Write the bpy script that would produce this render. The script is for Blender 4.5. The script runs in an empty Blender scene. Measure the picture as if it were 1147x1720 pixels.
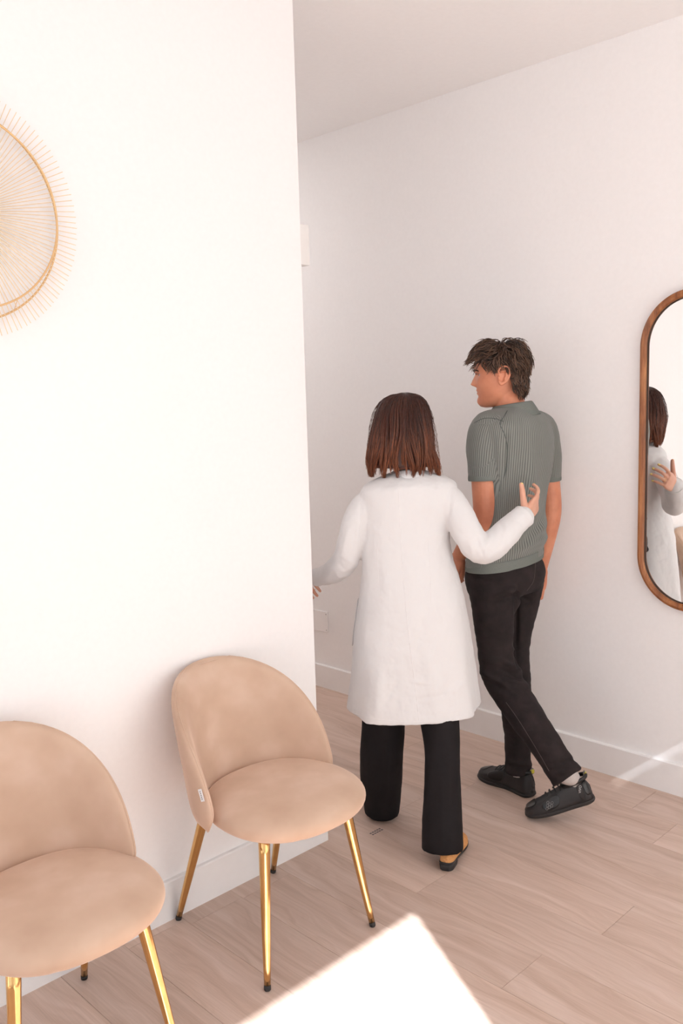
import bpy, bmesh, math, random
import numpy as np
from mathutils import Vector, Matrix, noise

random.seed(7)
rng = np.random.default_rng(11)
scene = bpy.context.scene
COL = scene.collection

# ------------------------------------------------------------------ camera
# photograph taken as 1147 x 1720; walls run along world X and Y
CX, CY, FPX, EYE = 573.5, 860.0, 1488.0, 1.6
CM = np.array([[0.71031429, 0.11117305, -0.69504976],
               [-0.70328385, 0.07130286, -0.70732435],
               [-0.02907637, 0.99123986, 0.12883365]])
cam_data = bpy.data.cameras.new('camera')
cam_data.sensor_fit = 'VERTICAL'
cam_data.sensor_height = 36.0
cam_data.sensor_width = 24.0
cam_data.lens = 36.0 * FPX / 1720.0
cam_data.clip_start = 0.02
cam = bpy.data.objects.new('camera', cam_data)
COL.objects.link(cam)
mw = Matrix([list(r) for r in CM]).to_4x4()
mw.translation = (0, 0, EYE)
cam.matrix_world = mw
scene.camera = cam

# ------------------------------------------------------------------ light: sky, sun, exposure
SUN_TAN = 0.735                       # elevation of about 36 degrees
SUN_H = np.array([0.466, 0.885])      # horizontal travel of the sunlight
world = bpy.data.worlds.new('world')
scene.world = world
world.use_nodes = True
bg = world.node_tree.nodes['Background']
bg.inputs[0].default_value = (0.80, 0.90, 1.0, 1)
bg.inputs[1].default_value = 2.8
sun_d = bpy.data.lights.new('sun', 'SUN')
sun_d.energy = 36.0
sun_d.angle = math.radians(0.53)
sun_d.color = (0.88, 0.935, 1.0)
sun = bpy.data.objects.new('sun', sun_d)
COL.objects.link(sun)
sd = Vector((SUN_H[0], SUN_H[1], -SUN_TAN)).normalized()
sun.rotation_euler = sd.to_track_quat('-Z', 'Y').to_euler()
sun.location = (-4, -8, 7)
scene.view_settings.view_transform = 'Standard'
scene.view_settings.look = 'None'
scene.view_settings.gamma = 1.0
scene.view_settings.use_curve_mapping = False
scene.view_settings.exposure = -0.81
scene.cycles.max_bounces = 12
scene.cycles.diffuse_bounces = 8
scene.cycles.caustics_reflective = False
scene.cycles.caustics_refractive = False
scene.cycles.sample_clamp_indirect = 8.0

# ------------------------------------------------------------------ measuring helpers
FH = np.array([0.69504976, 0.70732435, 0.0]); FH /= np.linalg.norm(FH)   # level forward
RH = np.array([FH[1], -FH[0], 0.0])                                      # level right
UP = np.array([0, 0, 1.0])

def ray(px, py):
    return CM @ np.array([(px - CX) / FPX, -(py - CY) / FPX, -1.0])

def G(px, py, g):
    """point on the ray of a pixel at level distance g in front of the camera"""
    r = ray(px, py)
    return r * (g / (r @ FH)) + np.array([0, 0, EYE])

def on_floor(px, py, z=0.0):
    r = ray(px, py)
    return r * ((z - EYE) / r[2]) + np.array([0, 0, EYE])

def on_y(px, py, y):
    r = ray(px, py)
    return r * (y / r[1]) + np.array([0, 0, EYE])

def on_x(px, py, x):
    r = ray(px, py)
    return r * (x / r[0]) + np.array([0, 0, EYE])

def px_m(g):
    return g / FPX            # metres per pixel at level distance g (near enough)

def unit(v):
    v = np.asarray(v, float)
    return v / (np.linalg.norm(v) + 1e-12)

# ------------------------------------------------------------------ material helpers
def lin(r, g, b):
    f = lambda c: (c / 255) / 12.92 if c <= 10.3 else (((c / 255) + 0.055) / 1.055) ** 2.4
    return (f(r), f(g), f(b), 1.0)

class NT:
    def __init__(self, name):
        self.m = bpy.data.materials.new(name)
        self.m.use_nodes = True
        self.t = self.m.node_tree
        self.b = self.t.nodes['Principled BSDF']
    def n(self, typ, **kw):
        nd = self.t.nodes.new(typ)
        for k, v in kw.items():
            if k.startswith('i_'):
                key = k[2:]
                key = int(key) if key.isdigit() else key
                nd.inputs[key].default_value = v
            else:
                setattr(nd, k, v)
        return nd
    def l(self, a, b):
        self.t.links.new(a, b)
    def set(self, **kw):
        for k, v in kw.items():
            self.b.inputs[k.replace('_', ' ')].default_value = v
        return self
    def ramp(self, fac, stops):
        r = self.n('ShaderNodeValToRGB')
        e = r.color_ramp.elements
        e[0].position, e[0].color = stops[0]
        e[1].position, e[1].color = stops[-1]
        for p, c in stops[1:-1]:
            x = e.new(p); x.color = c
        self.l(fac, r.inputs[0])
        return r.outputs[0]
    def coords(self, kind='Object', scale=(1, 1, 1)):
        tc = self.n('ShaderNodeTexCoord')
        mp = self.n('ShaderNodeMapping')
        mp.inputs['Scale'].default_value = scale
        self.l(tc.outputs[kind], mp.inputs[0])
        return mp.outputs[0]
    def noise(self, vec, scale, detail=4, rough=0.5):
        nd = self.n('ShaderNodeTexNoise')
        nd.inputs['Scale'].default_value = scale
        nd.inputs['Detail'].default_value = detail
        nd.inputs['Roughness'].default_value = rough
        self.l(vec, nd.inputs['Vector'])
        return nd.outputs[0]
    def bump(self, h, strength=0.2, dist=0.002):
        bp = self.n('ShaderNodeBump')
        bp.inputs['Strength'].default_value = strength
        bp.inputs['Distance'].default_value = dist
        self.l(h, bp.inputs['Height'])
        self.l(bp.outputs[0], self.b.inputs['Normal'])
        return bp

def plain(name, col, rough=0.5, metal=0.0, noise_scale=None, var=0.04, bump=0.0, spec=0.5):
    t = NT(name)
    t.set(Roughness=rough, Metallic=metal)
    t.b.inputs['Specular IOR Level'].default_value = spec
    if noise_scale:
        v = t.coords()
        h = t.noise(v, noise_scale)
        lo = tuple(max(0, c * (1 - var)) for c in col[:3]) + (1,)
        hi = tuple(min(1, c * (1 + var)) for c in col[:3]) + (1,)
        t.l(t.ramp(h, [(0.3, lo), (0.7, hi)]), t.b.inputs['Base Color'])
        if bump:
            t.bump(h, bump, 0.001)
    else:
        t.set(Base_Color=col)
    return t.m

MATS = {}
def build_materials():
    M = MATS
    M['wall'] = plain('painted_wall', (0.90, 0.885, 0.882, 1), 0.75, 0, 60, 0.01, 0.05, 0.3)
    M['ceiling'] = plain('painted_ceiling', (0.90, 0.885, 0.882, 1), 0.85, 0, 50, 0.01, 0.03, 0.2)
    M['trim'] = plain('lacquered_trim', (0.88, 0.865, 0.86, 1), 0.35, 0, 30, 0.01)
    M['white_plastic'] = plain('white_plastic', (0.82, 0.80, 0.78, 1), 0.4, 0, 20, 0.01)
    M['screw'] = plain('steel_screw', (0.35, 0.33, 0.32, 1), 0.4, 0.8, 40, 0.05)
    M['frame_metal'] = plain('window_frame_metal', (0.55, 0.55, 0.55, 1), 0.4, 0.2, 20, 0.03)
    t = NT('fill_panel_glow'); t.set(Base_Color=(0.9, 0.9, 0.9, 1)); t.b.inputs['Emission Color'].default_value = (1, 0.97, 0.95, 1); t.b.inputs['Emission Strength'].default_value = FILL_GLOW
    M['fill_lamp'] = t.m
    M['pavement'] = plain('pavement', (0.42, 0.40, 0.38, 1), 0.9, 0, 3, 0.1)
    # oak vinyl planks
    t = NT('oak_plank')
    oi = t.n('ShaderNodeObjectInfo')
    tc = t.n('ShaderNodeTexCoord')
    off = t.n('ShaderNodeVectorMath', operation='SCALE', i_0=(37.0, 91.0, 13.0))
    t.l(oi.outputs['Random'], off.inputs['Scale'])
    add = t.n('ShaderNodeVectorMath', operation='ADD')
    t.l(tc.outputs['Object'], add.inputs[0]); t.l(off.outputs[0], add.inputs[1])
    # slow wander of the grain
    mp0 = t.n('ShaderNodeMapping'); mp0.inputs['Scale'].default_value = (3.0, 0.9, 1)
    t.l(add.outputs[0], mp0.inputs[0])
    wander = t.noise(mp0.outputs[0], 1.6, 3, 0.55)
    mp = t.n('ShaderNodeMapping'); mp.inputs['Scale'].default_value = (26, 1.1, 1)
    t.l(add.outputs[0], mp.inputs[0])
    wv = t.n('ShaderNodeMath', operation='MULTIPLY', i_1=7.0); t.l(wander, wv.inputs[0])
    cmb = t.n('ShaderNodeCombineXYZ'); t.l(wv.outputs[0], cmb.inputs[0])
    ad2 = t.n('ShaderNodeVectorMath', operation='ADD')
    t.l(mp.outputs[0], ad2.inputs[0]); t.l(cmb.outputs[0], ad2.inputs[1])
    grain = t.noise(ad2.outputs[0], 1.0, 5, 0.6)
    mpf = t.n('ShaderNodeMapping'); mpf.inputs['Scale'].default_value = (260, 6, 1)
    t.l(add.outputs[0], mpf.inputs[0])
    fine = t.noise(mpf.outputs[0], 1.0, 3, 0.6)
    col = t.ramp(grain, [(0.28, lin(*FLOOR_D)), (0.5, lin(*FLOOR_M)), (0.74, lin(*FLOOR_L))])
    mx = t.n('ShaderNodeMix', data_type='RGBA', blend_type='MULTIPLY')
    mx.inputs['Factor'].default_value = 0.5
    t.l(col, mx.inputs['A'])
    t.l(t.ramp(fine, [(0.3, (0.80, 0.78, 0.76, 1)), (0.65, (1, 1, 1, 1))]), mx.inputs['B'])
    hs = t.n('ShaderNodeHueSaturation')
    mr = t.n('ShaderNodeMapRange'); mr.inputs['To Min'].default_value = 0.93; mr.inputs['To Max'].default_value = 1.05
    t.l(oi.outputs['Random'], mr.inputs['Value'])
    t.l(mr.outputs[0], hs.inputs['Value']); t.l(mx.outputs['Result'], hs.inputs['Color'])
    t.l(hs.outputs[0], t.b.inputs['Base Color'])
    t.set(Roughness=0.42)
    t.b.inputs['Specular IOR Level'].default_value = 0.4
    t.bump(fine, 0.12, 0.0006)
    M['plank'] = t.m
    M['joint'] = plain('floor_underlay', lin(165, 142, 128), 0.8, 0, 20, 0.05)
    # velvet
    t = NT('beige_velvet')
    v = t.coords('Object')
    n1 = t.noise(v, 7.0, 3, 0.5)
    n2 = t.noise(v, 420.0, 2, 0.6)
    c = t.ramp(n1, [(0.32, lin(*VELVET_D)), (0.55, lin(*VELVET_M)), (0.72, lin(*VELVET_L))])
    t.l(c, t.b.inputs['Base Color'])
    t.set(Roughness=0.9)
    t.b.inputs['Specular IOR Level'].default_value = 0.1
    t.b.inputs['Sheen Weight'].default_value = 0.55
    t.b.inputs['Sheen Roughness'].default_value = 0.35
    t.b.inputs['Sheen Tint'].default_value = lin(255, 236, 222)
    t.bump(n2, 0.12, 0.0006)
    M['velvet'] = t.m
    t = NT('polished_brass')
    v = t.coords()
    n1 = t.noise(v, 30.0, 3)
    t.l(t.ramp(n1, [(0.3, lin(216, 170, 110)), (0.7, lin(226, 182, 122))]), t.b.inputs['Base Color'])
    t.set(Metallic=1.0, Roughness=0.13)
    M['brass'] = t.m
    M['black_rubber'] = plain('black_rubber', (0.02, 0.018, 0.018, 1), 0.6, 0, 60, 0.2)
    M['gold_wire'] = plain('gold_wire', lin(222, 184, 134), 0.38, 0.6, 40, 0.05)
    M['pale_wire'] = plain('pale_gold_wire', lin(236, 214, 180), 0.5, 0.25, 40, 0.04)
    M['tag'] = plain('white_fabric_tag', (0.75, 0.75, 0.76, 1), 0.8, 0, 80, 0.05)
    M['ink'] = plain('grey_ink', (0.16, 0.14, 0.14, 1), 0.7, 0, 80, 0.1)
    # mirror frame wood
    t = NT('mango_wood')
    v = t.coords('Object', (30, 30, 2.5))
    n1 = t.noise(v, 1.4, 6, 0.65)
    v2 = t.coords('Object', (160, 160, 14))
    n2 = t.noise(v2, 1.0, 4, 0.7)
    c = t.ramp(n1, [(0.3, lin(112, 62, 30)), (0.5, lin(156, 95, 52)), (0.7, lin(186, 124, 74))])
    mx = t.n('ShaderNodeMix', data_type='RGBA', blend_type='MULTIPLY'); mx.inputs['Factor'].default_value = 0.6
    t.l(c, mx.inputs['A']); t.l(t.ramp(n2, [(0.33, (0.5, 0.42, 0.36, 1)), (0.55, (1, 1, 1, 1))]), mx.inputs['B'])
    t.l(mx.outputs['Result'], t.b.inputs['Base Color'])
    t.set(Roughness=0.42); t.bump(n2, 0.15, 0.0008)
    M['wood'] = t.m
    t = NT('mirror_glass')
    t.set(Base_Color=(0.93, 0.935, 0.93, 1), Metallic=1.0, Roughness=0.0)
    M['mirror'] = t.m
    M['mirror_back'] = plain('dark_backing', (0.05, 0.03, 0.02, 1), 0.8, 0, 30, 0.1)
    # roller blind
    t = NT('blind_cloth')
    t.set(Base_Color=(0.85, 0.84, 0.82, 1), Roughness=0.9)
    tr = t.n('ShaderNodeBsdfTranslucent'); tr.inputs[0].default_value = (0.85, 0.83, 0.80, 1)
    ms = t.n('ShaderNodeMixShader'); ms.inputs[0].default_value = 0.66
    out = t.t.nodes['Material Output']
    t.l(t.b.outputs[0], ms.inputs[1]); t.l(tr.outputs[0], ms.inputs[2]); t.l(ms.outputs[0], out.inputs[0])
    M['blind'] = t.m
    # skin
    def skin(name, a, b, c_):
        t = NT(name)
        v = t.coords()
        n1 = t.noise(v, 14.0, 4, 0.6)
        n2 = t.noise(v, 260.0, 3, 0.6)
        t.l(t.ramp(n1, [(0.3, lin(*a)), (0.5, lin(*b)), (0.72, lin(*c_))]), t.b.inputs['Base Color'])
        t.set(Roughness=0.48)
        t.b.inputs['Subsurface Weight'].default_value = 0.12
        t.b.inputs['Subsurface Radius'].default_value = (0.010, 0.004, 0.002)
        t.b.inputs['Subsurface Scale'].default_value = 0.6
        t.bump(n2, 0.10, 0.0006)
        return t.m
    M['skin_m'] = skin('tanned_skin', (196, 124, 94), (208, 136, 104), (218, 148, 116))
    M['skin_w'] = skin('light_skin', (206, 150, 124), (216, 162, 138), (224, 174, 150))
    def hair(name, root, mid, tip):
        t = NT(name)
        at = t.n('ShaderNodeAttribute', attribute_name='along')
        geo = t.n('ShaderNodeNewGeometry')
        c = t.ramp(at.outputs['Fac'], [(0.0, lin(*root)), (0.5, lin(*mid)), (1.0, lin(*tip))])
        hs = t.n('ShaderNodeHueSaturation')
        mr = t.n('ShaderNodeMapRange'); mr.inputs['To Min'].default_value = 0.35; mr.inputs['To Max'].default_value = 2.3
        t.l(geo.outputs['Random Per Island'], mr.inputs['Value'])
        t.l(mr.outputs[0], hs.inputs['Value']); t.l(c, hs.inputs['Color'])
        t.l(hs.outputs[0], t.b.inputs['Base Color'])
        t.set(Roughness=0.42)
        t.b.inputs['Specular IOR Level'].default_value = 0.45
        return t.m
    M['hair_w'] = hair('auburn_hair', (50, 24, 16), (62, 31, 20), (118, 70, 47))
    M['hair_m'] = hair('brown_hair', (46, 32, 26), (62, 44, 34), (92, 68, 52))
    M['stubble'] = plain('stubble', (0.10, 0.07, 0.055, 1), 0.8, 0, 300, 0.3)
    # lab coat cloth
    t = NT('white_coat_cloth')
    v = t.coords()
    n1 = t.noise(v, 9.0, 5, 0.55); n2 = t.noise(v, 700.0, 2)
    t.set(Base_Color=(0.71, 0.70, 0.70, 1), Roughness=0.85)
    t.b.inputs['Specular IOR Level'].default_value = 0.2
    ad = t.n('ShaderNodeMath', operation='MULTIPLY_ADD', i_1=0.02); t.l(n2, ad.inputs[0]); t.l(n1, ad.inputs[2])
    t.bump(ad.outputs[0], 0.18, 0.005)
    M['coat'] = t.m
    M['coat_seam'] = plain('coat_stitching', (0.73, 0.715, 0.715, 1), 0.9, 0, 100, 0.03)
    # ribbed knit (u runs round the body in metres)
    t = NT('sage_rib_knit')
    uv = t.n('ShaderNodeAttribute', attribute_name='along')
    ml = t.n('ShaderNodeMath', operation='MULTIPLY', i_1=2 * math.pi / 0.0085); t.l(uv.outputs['Fac'], ml.inputs[0])
    sn = t.n('ShaderNodeMath', operation='SINE'); t.l(ml.outputs[0], sn.inputs[0])
    v = t.coords()
    n1 = t.noise(v, 5.0, 4)
    mr = t.n('ShaderNodeMapRange'); mr.inputs['From Min'].default_value = -1.0
    t.l(sn.outputs[0], mr.inputs['Value'])
    c = t.ramp(mr.outputs[0], [(0.10, lin(*KNIT_D)), (0.55, lin(*KNIT_L))])
    t.l(c, t.b.inputs['Base Color'])
    t.set(Roughness=0.9)
    t.b.inputs['Specular IOR Level'].default_value = 0.15
    t.b.inputs['Sheen Weight'].default_value = 0.15
    t.bump(mr.outputs[0], 0.5, 0.0015)
    M['knit'] = t.m
    M['knit_plain'] = plain('sage_knit_band', lin(*KNIT_B), 0.9, 0, 400, 0.08, 0.1, 0.15)
    t = NT('black_twill')
    v = t.coords(); n1 = t.noise(v, 22.0, 5, 0.6)
    t.l(t.ramp(n1, [(0.3, lin(32, 26, 26)), (0.72, lin(46, 38, 38))]), t.b.inputs['Base Color'])
    t.set(Roughness=0.85); t.b.inputs['Specular IOR Level'].default_value = 0.25
    t.bump(n1, 0.25, 0.004)
    M['twill'] = t.m
    M['black_cloth'] = plain('black_dress_cloth', lin(27, 23, 24), 0.8, 0, 15, 0.15, 0.0, 0.2)
    M['knit_seam'] = plain('sage_knit_seam', lin(82, 88, 85), 0.9, 0, 300, 0.1)
    M['stitch'] = plain('dark_stitching', lin(72, 62, 60), 0.8, 0, 100, 0.1)
    M['shoe_upper'] = plain('black_shoe_upper', lin(38, 33, 33), 0.55, 0, 40, 0.15, 0.1)
    M['shoe_gloss'] = plain('black_shoe_gloss', lin(24, 21, 21), 0.3, 0, 40, 0.1)
    M['shoe_sole'] = plain('black_shoe_sole', lin(42, 37, 36), 0.7, 0, 90, 0.2, 0.2)
    M['sock'] = plain('pale_grey_sock', lin(196, 188, 184), 0.9, 0, 200, 0.08, 0.2)
    M['yellow'] = plain('yellow_tab', lin(190, 176, 60), 0.7, 0, 60, 0.05)
    M['check'] = plain('check_tab', lin(120, 116, 110), 0.8, 0, 700, 0.7)
    M['logo'] = plain('grey_logo', lin(150, 144, 142), 0.6, 0, 60, 0.05)
    M['white_print'] = plain('white_print', lin(205, 200, 198), 0.6, 0, 60, 0.03)
    M['suede'] = plain('tan_suede', lin(206, 150, 98), 0.95, 0, 120, 0.12, 0.15, 0.1)
    M['nail'] = plain('yellow_nail_polish', lin(246, 226, 138), 0.2, 0, 40, 0.03)
    M['nail_m'] = plain('bare_nail', lin(214, 160, 136), 0.35, 0, 40, 0.03)
    M['gold_ring'] = plain('gold_ring', lin(236, 196, 120), 0.2, 1.0, 40, 0.03)
    M['navy'] = plain('navy_label', lin(40, 48, 82), 0.8, 0, 80, 0.1)
    M['eye_white'] = plain('eye_white', (0.75, 0.72, 0.70, 1), 0.2, 0, 40, 0.03)
    M['iris'] = plain('brown_iris', (0.06, 0.035, 0.02, 1), 0.2, 0, 40, 0.1)
    M['lip'] = plain('lips', lin(178, 104, 90), 0.45, 0, 60, 0.05)

FILL_GLOW = 15.0  # glow of the added passage panels
FLOOR_D, FLOOR_M, FLOOR_L = (192, 165, 148), (209, 184, 169), (222, 200, 188)
VELVET_D, VELVET_M, VELVET_L = (192, 163, 142), (202, 174, 153), (211, 185, 166)
KNIT_D, KNIT_L, KNIT_B = (98, 100, 96), (134, 136, 131), (118, 122, 117)
build_materials()

# ------------------------------------------------------------------ mesh helpers
def mesh_obj(name, verts, faces, mat, parent=None, smooth=True, uv=None, attr=None):
    me = bpy.data.meshes.new(name)
    V = np.asarray(verts, float)
    if parent is not None:
        V = V - np.array(parent['_base']) if '_base' in parent.keys() else V
    me.from_pydata([tuple(v) for v in V], [], [tuple(int(i) for i in f) for f in faces])
    if uv is not None:
        l = me.uv_layers.new(name='UVMap')
        vi = np.empty(len(me.loops), dtype=np.int32); me.loops.foreach_get('vertex_index', vi)
        l.data.foreach_set('uv', np.asarray(uv, float)[vi].astype(np.float32).ravel())
    if attr is not None:
        a = me.attributes.new('along', 'FLOAT', 'POINT')
        a.data.foreach_set('value', np.asarray(attr, np.float32))
    me.materials.append(MATS[mat] if isinstance(mat, str) else mat)
    if smooth:
        me.polygons.foreach_set('use_smooth', [True] * len(me.polygons))
    me.update()
    return link(name, me, parent)

def link(name, me, parent=None):
    o = bpy.data.objects.new(name, me)
    COL.objects.link(o)
    if parent is not None:
        o.parent = parent
        if '_base' in parent.keys():
            o['_base'] = list(parent['_base'])
    return o

def thing(name, label, cat, loc=(0, 0, 0), rz=0.0, group=None, world_parts=False):
    o = bpy.data.objects.new(name, None)
    COL.objects.link(o)
    o.empty_display_size = 0.1
    o.location = loc
    o.rotation_euler = (0, 0, rz)
    o['label'] = label
    o['category'] = cat
    if group:
        o['group'] = group
    if world_parts:
        o['_base'] = [float(x) for x in loc]
    return o

def struct(o):
    o['kind'] = 'structure'
    return o

def boxes(bl):
    """list of (x0,x1,y0,y1,z0,z1) -> verts, faces"""
    V, F = [], []
    for x0, x1, y0, y1, z0, z1 in bl:
        b = len(V)
        V += [(x0, y0, z0), (x1, y0, z0), (x1, y1, z0), (x0, y1, z0), (x0, y0, z1), (x1, y0, z1), (x1, y1, z1), (x0, y1, z1)]
        F += [(b, b+3, b+2, b+1), (b+4, b+5, b+6, b+7), (b, b+1, b+5, b+4), (b+1, b+2, b+6, b+5), (b+2, b+3, b+7, b+6), (b+3, b, b+4, b+7)]
    return V, F

def bevel_mesh(me, w, seg=2):
    bm = bmesh.new(); bm.from_mesh(me)
    bmesh.ops.bevel(bm, geom=bm.edges[:], offset=w, segments=seg, affect='EDGES', profile=0.5)
    bm.to_mesh(me); bm.free()

def join(parts):
    V, F, b = [], [], 0
    for v, f in parts:
        v = np.asarray(v, float)
        V.append(v)
        F += [tuple(i + b for i in q) for q in f]
        b += len(v)
    return np.concatenate(V), F

def loft(rings, closed=True, cap0=True, cap1=True):
    R = [np.asarray(r, float) for r in rings]
    n = len(R[0])
    V = np.concatenate(R)
    F = []
    m = n if closed else n - 1
    for i in range(len(R) - 1):
        for j in range(m):
            a, b = i * n + j, i * n + (j + 1) % n
            F.append((a, b, b + n, a + n))
    if cap0:
        c = len(V); V = np.vstack([V, R[0].mean(0)])
        F += [(c, (j + 1) % n, j) for j in range(n)]
    if cap1:
        c = len(V); V = np.vstack([V, R[-1].mean(0)])
        o = (len(R) - 1) * n
        F += [(c, o + j, o + (j + 1) % n) for j in range(n)]
    return V, F

def resample(P, n):
    """smooth (Catmull-Rom) resampling of rows of parameters, n steps per span"""
    P = np.asarray(P, float)
    Q = np.vstack([2 * P[0] - P[1], P, 2 * P[-1] - P[-2]])
    out = []
    for i in range(1, len(Q) - 2):
        p0, p1, p2, p3 = Q[i - 1], Q[i], Q[i + 1], Q[i + 2]
        for k in range(n):
            t = k / n
            out.append(0.5 * (2 * p1 + (p2 - p0) * t + (2 * p0 - 5 * p1 + 4 * p2 - p3) * t * t + (3 * p1 - p0 - 3 * p2 + p3) * t ** 3))
    out.append(Q[-2])
    return np.array(out)

def ellipse(C, ax, ay, ra, rb, n=48, p=2.0):
    th = np.arange(n) * 2 * math.pi / n
    c, s = np.cos(th), np.sin(th)
    e = 2.0 / p
    c = np.sign(c) * np.abs(c) ** e; s = np.sign(s) * np.abs(s) ** e
    return np.asarray(C)[None] + np.outer(c * ra, ax) + np.outer(s * rb, ay)

def tube(pts, rads, n=14, ref=None, steps=6, round_ends=True, flat=1.0, smooth=True):
    """tapering tube along a path; rads scalar list; flat = ratio of the second radius along ref"""
    P = np.asarray(pts, float); r = np.asarray(rads, float).reshape(len(P), -1)
    if smooth and len(P) > 2:
        Q = resample(np.hstack([P, r]), steps)
        P, r = Q[:, :3], Q[:, 3:]
    if r.shape[1] == 1:
        r = np.hstack([r, r * flat])
    T = np.gradient(P, axis=0)
    T /= np.linalg.norm(T, axis=1)[:, None] + 1e-12
    if ref is None:
        ref = np.array([0.31, 0.2, 0.93]) if abs(T[0] @ UP) < 0.9 else np.array([1.0, 0.1, 0])
    a = np.asarray(ref, float)
    rings = []
    frames = []
    for i in range(len(P)):
        a = unit(a - (a @ T[i]) * T[i])
        b = np.cross(T[i], a)
        frames.append((a.copy(), b))
    def ring(i, s, off):
        a, b = frames[i]
        return ellipse(P[i] + T[i] * off, b, a, r[i, 0] * s, r[i, 1] * s, n)
    if round_ends:
        m = min(r[0])
        for k in (0.95, 0.75, 0.4):
            rings.append(ring(0, math.sqrt(1 - k * k), -k * m))
    for i in range(len(P)):
        rings.append(ring(i, 1, 0))
    if round_ends:
        m = min(r[-1])
        for k in (0.4, 0.75, 0.95):
            rings.append(ring(len(P) - 1, math.sqrt(1 - k * k), k * m))
    return loft(rings)

def ellipsoid(C, ax, ay, az, n=24, m=16):
    """ax, ay, az: scaled axes"""
    rings = []
    for i in range(1, m):
        t = math.pi * i / m
        rings.append(ellipse(np.asarray(C) + np.asarray(az) * -math.cos(t), np.asarray(ax), np.asarray(ay), math.sin(t), math.sin(t), n))
    return loft(rings)

def remeshed(name, parts, voxel, smooth_it, mat, parent, fac=0.5, disp=None, attr=None):
    V, F = join(parts)
    me = bpy.data.meshes.new(name + '_raw')
    me.from_pydata([tuple(v) for v in V], [], F)
    me.update()
    bm = bmesh.new(); bm.from_mesh(me)
    bmesh.ops.recalc_face_normals(bm, faces=bm.faces[:])
    bm.to_mesh(me); bm.free()
    o = bpy.data.objects.new(name + '_raw', me)
    COL.objects.link(o)
    md = o.modifiers.new('r', 'REMESH'); md.mode = 'VOXEL'; md.voxel_size = voxel; md.adaptivity = 0.0
    if smooth_it:
        sm = o.modifiers.new('s', 'SMOOTH'); sm.factor = fac; sm.iterations = smooth_it
    dg = bpy.context.evaluated_depsgraph_get()
    ev = o.evaluated_get(dg)
    res = bpy.data.meshes.new_from_object(ev)
    res.name = name
    bpy.data.objects.remove(o); bpy.data.meshes.remove(me)
    n = len(res.vertices)
    co = np.empty(n * 3, np.float32); res.vertices.foreach_get('co', co); co = co.reshape(-1, 3).astype(float)
    if disp is not None:
        no = np.empty(n * 3, np.float32); res.vertices.foreach_get('normal', no); no = no.reshape(-1, 3)
        co = co + no * disp(co)[:, None]
    if attr is not None:
        at = res.attributes.new('along', 'FLOAT', 'POINT')
        at.data.foreach_set('value', np.asarray(attr(co), np.float32))
    if parent is not None and '_base' in parent.keys():
        co = co - np.array(parent['_base'])
    res.vertices.foreach_set('co', co.astype(np.float32).ravel())
    res.materials.clear(); res.materials.append(MATS[mat])
    res.polygons.foreach_set('use_smooth', [True] * len(res.polygons))
    res.update()
    return link(name, res, parent)
# ------------------------------------------------------------------ the room
WALL_Y = 2.249        # face of the left wall (faces the window wall)
CORNER_X = 2.058      # its end, where the passage begins
WALL_X = 3.262        # face of the right wall
CEIL = 2.917
BACK_Y = -1.2         # inside face of the window wall
WEST_X = -2.6
END_Y = 7.0

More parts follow.
